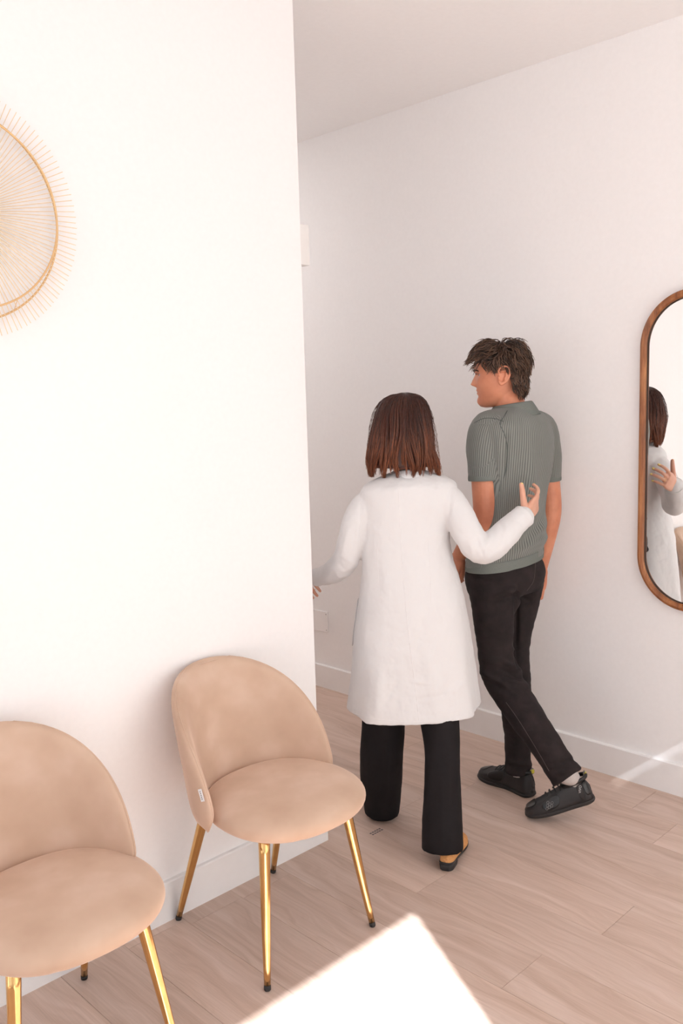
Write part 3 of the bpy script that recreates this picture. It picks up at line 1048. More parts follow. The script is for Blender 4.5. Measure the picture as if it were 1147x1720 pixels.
def folds(co, lines, gmax):
    """soft ridges and creases along lines measured on the photograph, on the side that faces it"""
    x, y = to_px(co)
    face = (co @ FH) < gmax
    d = np.zeros(len(co))
    for x0, y0, x1, y1, w, h in lines:
        vx, vy = x1 - x0, y1 - y0
        L2 = vx * vx + vy * vy
        t = ((x - x0) * vx + (y - y0) * vy) / L2
        tc = np.clip(t, 0, 1)
        dist = np.hypot(x - x0 - tc * vx, y - y0 - tc * vy)
        d += h * np.exp(-(dist / w) ** 2) * np.sin(np.pi * np.clip(tc * .9 + .05, 0, 1)) ** .5
    return d * face

from mathutils.bvhtree import BVHTree
def tree_of(o):
    me = o.data
    off = np.array(o['_base']) if '_base' in o.keys() else np.zeros(3)
    return BVHTree.FromPolygons([tuple(np.array(v.co) + off) for v in me.vertices], [tuple(p.vertices) for p in me.polygons])

def on_surface(tree, px, lift=0.0):
    """points of a surface met by the rays of measured pixels"""
    out = []
    for x, y in px:
        r = unit(ray(x, y))
        h, n, _, _ = tree.ray_cast(Vector((0, 0, EYE)), Vector(r))
        if h is not None:
            out.append(np.array(h) + np.array(n) * lift)
    return out

def dense(px, k=6):
    return resample(np.array(px, float), k) if len(px) > 2 else np.array([np.array(px[0]) + (np.array(px[1]) - np.array(px[0])) * t for t in np.linspace(0, 1, k + 1)])

def seam(name, tree, px, r, mat, parent, lift=0.0):
    P = on_surface(tree, dense(px), lift)
    if len(P) < 2:
        return None
    V, F = tube(P, [r] * len(P), n=6, steps=1, smooth=False)
    return mesh_obj(name, V, F, mat, parent)

def shoe(parent, heel, toe, right, up=UP, name='shoe', mats=('shoe_upper', 'shoe_sole'), style='sneaker'):
    heel, toe = np.array(heel), np.array(toe)
    L = np.linalg.norm(toe - heel)
    yd = unit(toe - heel)
    xr = unit(np.cross(yd, up)); zd = np.cross(xr, yd)
    sgn = -1 if right else 1           # inner side: right-hand side for a left foot
    T = lambda x, y, z: heel + xr * x * sgn + yd * y + zd * z
    out = sole_outline(0, not right)
    wide = 1.0 if style == 'sneaker' else 0.88
    oy = out[:, 1]; ox = out[:, 0] * wide
    def edges(t):
        a = [x for x, y in zip(ox, oy) if abs(y - t) < .03 and x > -.02]
        order_in = sorted([(y, x) for x, y in zip(ox, oy) if x >= 0]); order_out = sorted([(y, -x) for x, y in zip(ox, oy) if x <= 0])
        xi = np.interp(t, [q[0] for q in order_in], [q[1] for q in order_in])
        xo = np.interp(t, [q[0] for q in order_out], [q[1] for q in order_out])
        return xi * L, xo * L
    hs = [(0, .055), (.05, .083), (.15, .090), (.28, .090), (.40, .085), (.55, .070), (.70, .054), (.85, .044), (.95, .034), (1.0, .018)] if style == 'sneaker' else \
         [(0, .030), (.05, .050), (.15, .066), (.28, .074), (.40, .076), (.55, .066), (.70, .052), (.85, .042), (.95, .030), (1.0, .014)]
    base = 0.010 if style == 'sneaker' else 0.006
    root = None
    ts = [.0, .006, .02, .05, .1, .16, .22, .3, .38, .46, .54, .62, .7, .78, .86, .92, .96, .985, .997]
    rings = []
    for t in ts:
        xi, xo = edges(t)
        h = np.interp(t, [q[0] for q in hs], [q[1] for q in hs]) * (L / .28)
        m = (xi - xo) / 2; w = (xi + xo) / 2
        row = []
        top_in = 0.80 if t < .4 else 0.80 + (.20) * min(1, (t - .4) / .35)
        for k in range(25):
            a = math.pi * k / 24
            c, s = math.cos(a), math.sin(a)
            x = np.sign(c) * abs(c) ** .75 * w; z = abs(s) ** .72 * h
            x *= 1 - (1 - top_in) * (z / h) ** 1.5
            row.append(T(m + x, t * L, base + z))
        for k in range(1, 8):
            q = -1 + 2 * k / 8
            row.append(T(m + q * w, t * L, base - .001))
        rings.append(row)
    V, F = loft(rings)
    s = mesh_obj(name, V, F, mats[0], parent)
    # sole
    n = len(ox)
    rows = []
    thick = base + .006
    for z, k in ((0.0, .94), (.003, .99), (thick * .6, 1.03), (thick, 1.02)):
        row = []
        for x, y in zip(ox, oy):
            cx0, cy0 = 0.0, .5
            row.append(T((cx0 + (x - cx0) * k) * L, (cy0 + (y - cy0) * k) * L, z))
        rows.append(row)
    V, F = loft(rows)
    mesh_obj('sole', V, F, mats[1], s)
    return s, T, L, edges, hs
# ------------------------------------------------------------------ the man
XV, YV = np.array([1.0, 0, 0]), np.array([0, 1.0, 0])

def tilt_hem(rings):
    # the polo rides up on the right hip
    out = []
    for r in rings:
        r = np.array(r); c = r.mean(0)
        k = np.clip((1.14 - c[2]) / .16, 0, 1) * .11
        r[:, 2] += k * ((r - c) @ RH)
        out.append(r)
    return out

def man():
    gB = 3.39
    pel = G(850, 950, gB)
    t = thing('person', 'man in a sage green knit polo and black trousers walking away', 'person', (pel[0], pel[1], 0), world_parts=True)
    body = []
    # ---- head and neck
    C = G(838, 632, 3.430)
    face = unit(-RH * math.cos(math.radians(14)) + FH * math.sin(math.radians(14)) - UP * .06)
    hp, HP, (hl, hf, hu) = head_parts(C, face, UP, 0.975)
    body += hp
    nb = G(861, 694, 3.410)
    body.append(tube([HP(0, -.030, -.02), HP(0, -.030, -.075), G(856, 676, 3.415), nb, G(862, 712, 3.400)], [.052, .052, .054, .060, .075], n=28, steps=5))
    body.append(tube([HP(0, .01, -.085), HP(0, -.010, -.105), G(853, 684, 3.425)], [.036, .042, .05], n=20, steps=4))
    # ---- torso
    rows = [(668, 838, 882, 3.410, .95), (676, 834, 887, 3.408, .92), (684, 827, 897, 3.405, .80), (692, 815, 909, 3.400, .66), (702, 803, 922, 3.395, .60), (716, 796, 931, gB, .58),
            (745, 794, 936, gB, .60), (790, 796, 931, gB, .62), (840, 797, 923, gB, .62), (880, 792, 919, gB, .66), (905, 786, 920, gB, .70), (918, 783, 919, gB, .72), (926, 781, 916, gB, .70), (940, 779, 916, gB, .70)]
    R = sil_rows(rows, XV, YV)
    body.append(loft(frame_pts([(c, a * .86, b * .84) for c, a, b in R[4:]], XV, YV, 40)))
    # ---- arms, hands
    sl = [(G(836, 712, 3.360), .060), (G(818, 722, 3.320), .066), (G(811, 752, 3.295), .063), (G(812, 780, 3.288), .0615), (G(813, 806, 3.286), .0590)]
    sr = [(G(898, 712, 3.440), .056), (G(912, 722, 3.490), .057), (G(918, 752, 3.515), .056), (G(919.5, 782, 3.528), .054), (G(920, 806, 3.532), .053)]
    elL, wrL = G(813, 872, 3.285), G(772, 932, 3.420)
    elR, wrR = G(925, 856, 3.535), G(908, 952, 3.560)
    for q, e, w in ((sl, elL, wrL), (sr, elR, wrR)):
        m2 = e * .62 + w * .38
        body.append(tube([q[1][0] * .5 + q[2][0] * .5, q[3][0], q[4][0], e, m2, w], [.034, .044, .0475, .0425, .042, .028], n=20, steps=6))
    hpL, nailsL, _ = hand(wrL, unit(wrL - elL) + np.array([0, 0, -.1]), -XV + .2 * UP, -1, 1.0, (25, 35, 25))
    hpR, nailsR, _ = hand(wrR, unit(G(898, 1000, 3.580) - wrR), XV, 1, 1.0, (22, 32, 22))
    body += hpL + hpR
    # ---- legs inside the trousers
    legL = [((836, 975, 3.34), 52), ((831, 1020, 3.325), 41), ((832, 1060, 3.325), 35), ((835, 1100, 3.325), 33), ((844, 1138, 3.32), 34), ((867, 1177, 3.265), 32), ((897, 1222, 3.19), 30), ((922, 1260, 3.14), 28.5), ((942, 1289, 3.115), 28.5), ((953, 1305, 3.10), 29)]
    legR = [((872, 968, 3.44), 43), ((868, 1005, 3.45), 39), ((862, 1045, 3.455), 35), ((858, 1080, 3.46), 32), ((860, 1115, 3.44), 30.5), ((864, 1150, 3.43), 29), ((868, 1200, 3.41), 26.5), ((870, 1245, 3.40), 24), ((870, 1275, 3.395), 23), ((870.5, 1298, 3.39), 23)]
    for lg in (legL, legR):
        body.append(tube([G(*p) for p, _ in lg], [r * px_m(p[2]) * k for (p, r), k in zip(lg, (.7, .72, .74, .72, .70, .68, .66, .58, .44, .28))], n=20, steps=5))
    knL, anL, knR, anR = G(844, 1138, 3.31), G(953, 1305, 3.10), G(860, 1115, 3.44), G(870.5, 1298, 3.39)
    remeshed('body', body, 0.0033, 2, 'skin_m', t)
    # eyes
    for s in (-1, 1):
        e = HP(s * .031, .0625, .011)
        V, F = ellipsoid(e, hl * .012, hf * .012, hu * .012, 16, 10)
        o = mesh_obj('eye', V, F, 'eye_white', t)
        V, F = ellipsoid(e + hf * .0085, hl * .0055, hf * .0045, hu * .0055, 14, 8)
        mesh_obj('iris', V, F, 'iris', o)
        # eyebrow and lashes
        P = [HP(s * .014, .094, .027), HP(s * .026, .094, .031), HP(s * .040, .086, .031), HP(s * .051, .074, .026)]
        V, F = tube(P, [.0028, .0036, .0032, .0016], n=8, steps=4)
        mesh_obj('eyebrow', V, F, 'hair_m', t)
        P = [HP(s * .021, .0855, .016), HP(s * .031, .0875, .0175), HP(s * .041, .081, .014)]
        V, F = tube(P, [.0013, .0018, .0014], n=6, steps=4)
        mesh_obj('eyelash', V, F, 'hair_m', t)
    # ---- shirt
    P1 = tilt_hem(frame_pts(R[2:], XV, YV, 64, 2.25, 5))
    parts = [loft(P1)]
    for q in (sl, sr):
        parts.append(tube([a for a, _ in q], [r for _, r in q], n=32, steps=5, round_ends=False))
    axis_top, axis_bot = R[4][0], R[-1][0]
    def rib(co):
        tt = np.clip((co[:, 2] - axis_bot[2]) / (axis_top[2] - axis_bot[2]), 0, 1)[:, None]
        c = axis_bot + (axis_top - axis_bot) * tt
        d = co - c
        u = np.arctan2(d[:, 0] / 1.0, -d[:, 1] / .62) * .155
        for q in (sl, sr):
            A, B = q[1][0], q[-1][0]
            ab = B - A
            s_ = np.clip(((co - A) @ ab) / (ab @ ab), -.2, 1.1)[:, None]
            dd = co - (A + ab * s_)
            near = np.linalg.norm(dd, axis=1) < .069
            side = np.sign((co - c)[:, 0])
            outer = near & (np.abs(d[:, 0]) > .135)
            us = np.arctan2(dd @ FH, dd @ RH) * .066
            u = np.where(outer, us, u)
        return u
    fl = [(905, 850, 868, 905, 7, .006), (915, 880, 885, 912, 6, .007), (918, 900, 870, 925, 5, .006), (893, 760, 890, 850, 10, .006), (875, 770, 860, 880, 12, -.004),
          (908, 780, 912, 850, 8, -.004), (852, 735, 846, 800, 5, -.006), (848, 720, 853, 745, 4, -.004), (838, 735, 838, 800, 6, .003), (840, 860, 820, 910, 9, .004), (860, 890, 830, 925, 7, -.004), (915, 868, 905, 890, 5, .005)]
    def disp(co):
        return 1.7 * folds(co, fl, gB + .05) + 0.0030 * fbm(co, 7.0, 3.1)
    sh = remeshed('shirt', parts, 0.0048, 5, 'knit', t, disp=disp, attr=rib)
    # plain bands: hem and sleeve ends
    Rb = sil_rows([(929, 780.5, 917, gB, .70), (936, 779.5, 917, gB, .70), (944, 778.5, 916.5, gB, .70), (946, 779, 916, gB, .70)], XV, YV)
    V, F = loft(tilt_hem(frame_pts(Rb, XV, YV, 96, 2.25, 3)))
    mesh_obj('hem_band', V, F, 'knit_plain', sh)
    for q in (sl, sr):
        a, b = q[-2][0], q[-1][0]
        d = unit(b - a)
        V, F = tube([b - d * .022, b - d * .012, b, b + d * .002], [q[-1][1] * .985, q[-1][1] * 1.01, q[-1][1] * 1.01, q[-1][1] * .97], n=40, steps=2, round_ends=False)
        mesh_obj('sleeve_band', V, F, 'knit_plain', sh)
    tree = tree_of(sh)
    seam('armhole_seam', tree, [(852, 690), (846, 700), (840, 712), (848, 732), (852, 755), (850, 785), (846, 803)], .0016, 'knit_seam', sh)
    seam('shoulder_seam', tree, [(797, 710), (812, 703), (830, 703), (845, 708)], .0014, 'knit_seam', sh)
    # collar: a standing band folded over, open at the throat
    cu = []
    n = 40
    base = G(861, 687, 3.412)
    fwd = unit(YV * .8 - XV * .25)
    sd_ = np.cross(fwd, UP)
    def ringpt(a, r, z, sag):
        # a: angle from the nape; rises at the nape, falls at the throat
        c = base - fwd * math.cos(a) * r * 1.05 + sd_ * math.sin(a) * r
        return c + UP * (z - sag * (1 - math.cos(a)) / 2)
    rings = []
    for k in range(n + 1):
        a = math.radians(-158 + 316 * k / n)
        e = 1.0
        sec = [ringpt(a, .066, -.045, .018), ringpt(a, .064, .010, .018), ringpt(a, .0645, .026, .020), ringpt(a, .068, .030, .020), ringpt(a, .073, .026, .020),
               ringpt(a, .088, .002, .018), ringpt(a, .101, -.018 - .006 * (math.sin(a * 2) ** 2), .016), ringpt(a, .098, -.0205 - .006 * (math.sin(a * 2) ** 2), .016), ringpt(a, .080, .006, .018), ringpt(a, .0685, .020, .018)]
        rings.append(sec)
    V, F = loft(rings)
    mesh_obj('collar', V, F, 'knit_plain', sh)
    # ---- trousers
    H = sil_rows([(918, 800, 900, gB, .66), (932, 792, 908, gB, .68), (950, 781, 916, gB, .78), (970, 780, 916, gB, .84), (990, 784, 910, gB, .82)], XV, YV)
    tp = [loft(frame_pts(H, XV, YV, 48, 2.3, 4))]
    m = px_m(3.3)
    for lg in (legL, legR):
        tp.append(tube([G(*p) for p, _ in lg], [r * px_m(p[2]) for p, r in lg], n=32, steps=5, round_ends=False))
    lines = [(845, 1110, 874, 1128, 4, .006), (840, 1125, 880, 1140, 4, -.006), (845, 1140, 884, 1152, 4, .006), (868, 998, 840, 1012, 5, -.006), (866, 990, 830, 996, 5, .005), (868, 985, 868, 1120, 4, -.008),
             (870, 1003, 895, 1012, 4, -.005), (880, 1085, 862, 1092, 4, .004), (930, 1300, 975, 1290, 4, .005), (925, 1285, 968, 1275, 4, -.004), (852, 1280, 890, 1285, 3, .004), (800, 1045, 850, 1035, 6, .003), (810, 1130, 850, 1150, 4, .005), (815, 1145, 860, 1165, 4, -.004)]
    def dispT(co):
        q = co.copy(); q[:, 2] *= 2.6
        return 1.9 * folds(co, lines, 3.5) + .0045 * fbm(q, 6.0, 9.3)
    tr = remeshed('trousers', tp, 0.0055, 4, 'twill', t, disp=dispT)
    tree = tree_of(tr)
    seam('pocket_welt_and_shadow', tree, [(824, 953), (850, 948), (881, 942)], .0028, 'twill', tr)
    seam('pocket_welt_and_shadow', tree, [(822, 959), (850, 955), (881, 949)], .0020, 'black_cloth', tr)  # black line painting the shadow below the pocket welt
    seam('back_seam', tree, [(901, 928), (899, 950), (896, 975), (885, 992)], .0014, 'stitch', tr)
    seam('leg_seam', tree, [(850, 1180), (868, 1205), (890, 1240), (908, 1270), (922, 1295)], .0011, 'stitch', tr)
    P = [G(953, 1300, 3.10), G(957, 1311, 3.095)]
    # ---- shoes
    hL, tL = on_floor(999, 1343, .085), on_floor(885, 1372, .006)
    hR, tR = on_floor(895, 1339, 0.0), on_floor(808, 1303, 0.0)
    for (h, to, right, an, kn) in ((hL, tL, False, anL, knL), (hR, tR, True, anR, knR)):
        s, T, L, edges, hs = shoe(t, h, to, right, name='shoe')
        # sock
        top = an + unit(kn - an) * .02
        V, F = tube([T(-.0, .24 * L, .05), T(-.0, .20 * L, .095), top, top + unit(kn - an) * .07], [.022, .028, .040, .042], n=24, steps=4)
        mesh_obj('sock', V, F, 'sock', t)
        # padded collar round the ankle
        P = []
        for k in range(28):
            a = 2 * math.pi * k / 28
            P.append(T(-.002 + .029 * math.cos(a), .20 * L + .050 * math.sin(a), .094 - .008 * math.sin(a)))
        rings = []
        for k in range(28):
            c = P[k]; nx = unit(P[(k + 1) % 28] - P[k - 1]); o_ = unit(np.cross(nx, UP)); rings.append(ellipse(c, o_, UP, .0055, .009, 10))
        V, F = loft(rings + [rings[0]], cap0=False, cap1=False)
        mesh_obj('ankle_collar', V, F, 'shoe_gloss', s)
        # glossy toe and side panels as raised overlays
        def patch(name, t0, t1, a0, a1, mat, lift=.0014, nt=10, na=10):
            rows_ = []
            for i in range(nt + 1):
                tt = t0 + (t1 - t0) * i / nt
                xi, xo = edges(tt)
                hh = np.interp(tt, [q[0] for q in hs], [q[1] for q in hs]) * (L / .28)
                mm = (xi - xo) / 2; w = (xi + xo) / 2
                top_in = 0.80 if tt < .4 else 0.80 + .20 * min(1, (tt - .4) / .35)
                row = []
                for j in range(na + 1):
                    # rounded outline of the patch
                    u_ = -1 + 2 * i / nt
                    half = (a1 - a0) / 2 * math.sqrt(max(0.02, 1 - abs(u_) ** 3))
                    a = math.radians((a0 + a1) / 2 + half * (-1 + 2 * j / na))
                    c, s_ = math.cos(a), math.sin(a)
                    x = np.sign(c) * abs(c) ** .75 * w; z = abs(s_) ** .72 * hh
                    x *= 1 - (1 - top_in) * (z / hh) ** 1.5
                    row.append(T(mm + x * 1.0 + np.sign(c) * lift * abs(c), tt * L, .010 + z + lift))
                rows_.append(row)
            V, F = loft(rows_, closed=False, cap0=False, cap1=False)
            o = mesh_obj(name, V, F, mat, s)
            md = o.modifiers.new('thick', 'SOLIDIFY'); md.thickness = .0012; md.offset = 0
            return o
        patch('toe_panel', .80, .97, 55, 125, 'shoe_gloss')
        patch('side_panel', .46, .74, 125, 172, 'shoe_gloss')
        patch('side_panel', .46, .74, 8, 55, 'shoe_gloss')
        patch('heel_panel', .015, .10, 110, 168, 'shoe_gloss')
        strap = patch('heel_strap', .10, .19, 118, 176, 'shoe_sole', .0022)
        # laces
        for k in range(4):
            tt = .42 + .065 * k
            hh = np.interp(tt, [q[0] for q in hs], [q[1] for q in hs]) * (L / .28) + .012
            w = .026 - .002 * k
            V, F = tube([T(-w, tt * L, hh - .010), T(-w * .4, (tt + .012) * L, hh + .001), T(w * .4, (tt + .02) * L, hh + .001), T(w, (tt + .035) * L, hh - .010)], [.0026] * 4, n=8, steps=4)
            mesh_obj('lace', V, F, 'black_rubber', s)
        zt = .092 * L / .28 + .012
        V, F = tube([T(0, .41 * L, zt), T(-.020, .40 * L, zt + .012), T(-.030, .43 * L, zt + .004), T(-.010, .42 * L, zt)], [.0024] * 4, n=8, steps=4)
        mesh_obj('lace_bow', V, F, 'black_rubber', s)
        # pull tab: check ribbon with a yellow loop at the heel
        V, F = tube([T(.0, .055 * L, .085), T(.0, .035 * L, .108), T(0, .015 * L, .116), T(0, .0, .104)], [.0085] * 4, n=10, steps=4, flat=.25, ref=yd_of(h, to))
        mesh_obj('pull_tab', V, F, 'check', s)
        V, F = tube([T(.0, .030 * L, .109), T(0, .008 * L, .113), T(0, -.004 * L, .102)], [.0088] * 3, n=10, steps=4, flat=.3, ref=yd_of(h, to))
        mesh_obj('yellow_loop', V, F, 'yellow', s)
        if not right:
            # hexagon cluster on the outer side and lettering on the heel strap
            def side_pt(tt, ang, lift=.004):
                xi, xo = edges(tt)
                hh = np.interp(tt, [q[0] for q in hs], [q[1] for q in hs]) * (L / .28)
                mm = (xi - xo) / 2; w = (xi + xo) / 2
                top_in = 0.80 if tt < .4 else 0.80 + .20 * min(1, (tt - .4) / .35)
                a = math.radians(ang); c, s_ = math.cos(a), math.sin(a)
                x = np.sign(c) * abs(c) ** .75 * w; z = abs(s_) ** .72 * hh
                x *= 1 - (1 - top_in) * (z / hh) ** 1.5
                return T(mm + x, tt * L, .010 + z)
            O = side_pt(.60, 150); e1 = unit(side_pt(.62, 150) - side_pt(.58, 150)); e2 = unit(side_pt(.60, 142) - side_pt(.60, 158))
            nn = unit(np.cross(e1, e2)); nn = nn if nn @ (O - T(0, .6 * L, .02)) > 0 else -nn
            r = .0058
            for (i, j) in ((0, 0), (1, 0), (0, 1), (1, 1), (-1, 1), (2, 0), (0, 2)):
                c = O + e1 * (r * 1.75 * (i + j * .5)) + e2 * (r * 1.52 * (j - 1)) + nn * .0042
                loop = [c + (e1 * math.sin(math.pi / 3 * k) + e2 * math.cos(math.pi / 3 * k)) * r * .86 for k in range(7)]
                V, F = tube(loop, [.0006] * 7, n=5, steps=1, smooth=False, round_ends=False)
                mesh_obj('logo_hexagon', V, F, 'logo', s)
            cu_ = bpy.data.curves.new('letters', 'FONT'); cu_.body = 'VIVO'; cu_.size = .0125; cu_.extrude = .0003; cu_.align_x = 'CENTER'; cu_.align_y = 'CENTER'
            tmp = bpy.data.objects.new('letters', cu_); COL.objects.link(tmp)
            me = bpy.data.meshes.new_from_object(tmp.evaluated_get(bpy.context.evaluated_depsgraph_get()))
            bpy.data.objects.remove(tmp)
            O = side_pt(.145, 146); lo, hi = side_pt(.19, 172), side_pt(.10, 120)
            e1 = unit(hi - lo); nn = unit(O - T(0, .145 * L, .05)); nn = unit(nn - (nn @ e1) * e1); e2 = np.cross(nn, e1)
            V = [O + e1 * v.co.x + e2 * v.co.y + nn * (.0085 + v.co.z) for v in me.vertices]
            F = [tuple(p.vertices) for p in me.polygons]
            mesh_obj('heel_lettering', V, F, 'white_print', strap, smooth=False)
    # ---- hair
    paths = []
    rr = random.Random(21)
    def scalp(az, el, lift):
        # az 0 = face, 90 = left side ; el 0 = ear level, 90 = crown
        a, e = math.radians(az), math.radians(el)
        x = math.cos(e) * math.sin(a) * (.0755 + lift)
        y = math.cos(e) * math.cos(a)
        y = y * ((.094 if y > 0 else .099) + lift) - .002
        z = math.sin(e) * (.112 + lift) + .004
        v = np.array([x, y + .002, z - .004]); sc_ = np.array([.0755 + lift, (.097 + lift), .112 + lift])
        w_ = v / sc_
        k = (np.abs(w_) ** 2.5).sum() ** (1 / 2.5)
        return w_ / k * sc_ + np.array([0, -.002, .004])
    def hairline(az):
        a = abs(((az + 180) % 360) - 180)
        return np.interp(a, [0, 35, 55, 72, 82, 92, 108, 125, 150, 180], [50, 46, 30, 14, 0, 20, 14, -20, -40, -44])
    rnd = rr.uniform
    RX, RY, RZ = .0755, .098, .112
    def onto(p, lift):
        q = p - np.array([0, -.002, .004])
        k = (abs(q[0] / RX) ** 2.5 + abs(q[1] / RY) ** 2.5 + abs(q[2] / RZ) ** 2.5) ** .4
        b_ = q / k
        return b_ * (1 + lift / .095) + np.array([0, -.002, .004]), unit(b_ / np.array([RX ** 2, RY ** 2, RZ ** 2]))
    cnt = 0
    while cnt < 3000:
        az, el = rnd(0, 360), math.degrees(math.asin(rnd(-.72, 1)))
        if el < hairline(az) + rnd(-3, 2):
            continue
        cnt += 1
        a = abs(((az + 180) % 360) - 180)
        p = scalp(az, el, 0.0)
        top = max(0.0, min(1.0, (p[2] - .035) / .05))
        burn = 60 < a < 105 and el < 22
        Ln = (.034 + .040 * top + (.016 if a > 115 else 0)) * rnd(.7, 1.2) * (.3 if burn else 1)
        lift1 = (.007 + .024 * top * rnd(.3, 1.0) + (.008 * rnd(.2, 1) if a > 110 else 0)) * (.35 if burn else 1)
        ph, fr, amp = 3.0 * math.sin(az * .11) + 2.5 * math.sin(el * .13) + rnd(-.5, .5), rnd(3.5, 6.5), rnd(.35, .9)
        stray = rnd(0, 1) < .05
        pts = [p * .97]
        steps = 8
        q, nrm = onto(p, .001)
        for k in range(steps):
            tt = (k + 1) / steps
            front = max(0.0, min(1.0, (q[1] + .035) / .06)) * max(0.0, min(1.0, (q[2] - .03) / .04))
            flow = np.array([.25 * np.sign(q[0]) + .15, 1.0, 0]) * front + np.array([.1 * np.sign(q[0]), -.40 if q[2] > .02 else -.15, -1.0]) * (1 - front)
            if burn: flow = np.array([0, .1, -1.0])
            lat = np.cross(nrm, unit(flow))
            flow = unit(flow) + lat * math.sin(ph + tt * fr) * amp
            v = unit(flow - (flow @ nrm) * nrm)
            q2 = q + v * Ln / steps
            lift = lift1 * math.sin(min(1, tt * 1.5) * math.pi / 2) + (.010 * tt if stray else 0)
            if q2[2] < -.05 or (q2[1] > .075 and q2[2] < .075):      # free ends leave the skull: fringe and nape
                q = q2 + nrm * (.0035 * tt)
            else:
                q, nrm = onto(q2, lift)
            pts.append(q.copy())
        paths.append(([HP(*x) for x in pts], rnd(.6, 1.25) * (.5 if burn else 1)))
    strands('hair', paths, .0020, 'hair_m', t)
    # cap of dense hair under the strands
    rings = []
    n = 48
    for k in range(15):
        f_ = k / 14
        row = []
        for j in range(n):
            az = 360 * j / n
            el = hairline(az) + 2 + (90 - hairline(az) - 2) * f_ ** .8
            row.append(HP(*scalp(az, min(el, 89.5), .003 + .014 * min(1, f_ * 1.6))))
        rings.append(row)
    V, F = loft(rings, cap0=False)
    o = mesh_obj('hair_cap', V, F, 'hair_m', t, attr=[.1] * (len(V)))
    return t
def yd_of(h, to):
    return unit(np.asarray(to) - np.asarray(h))
man()
# ------------------------------------------------------------------ the woman
def cling(tree, q, lift):
    h, n, _, _ = tree.find_nearest(Vector(q))
    return np.array(h) + np.array(n) * lift

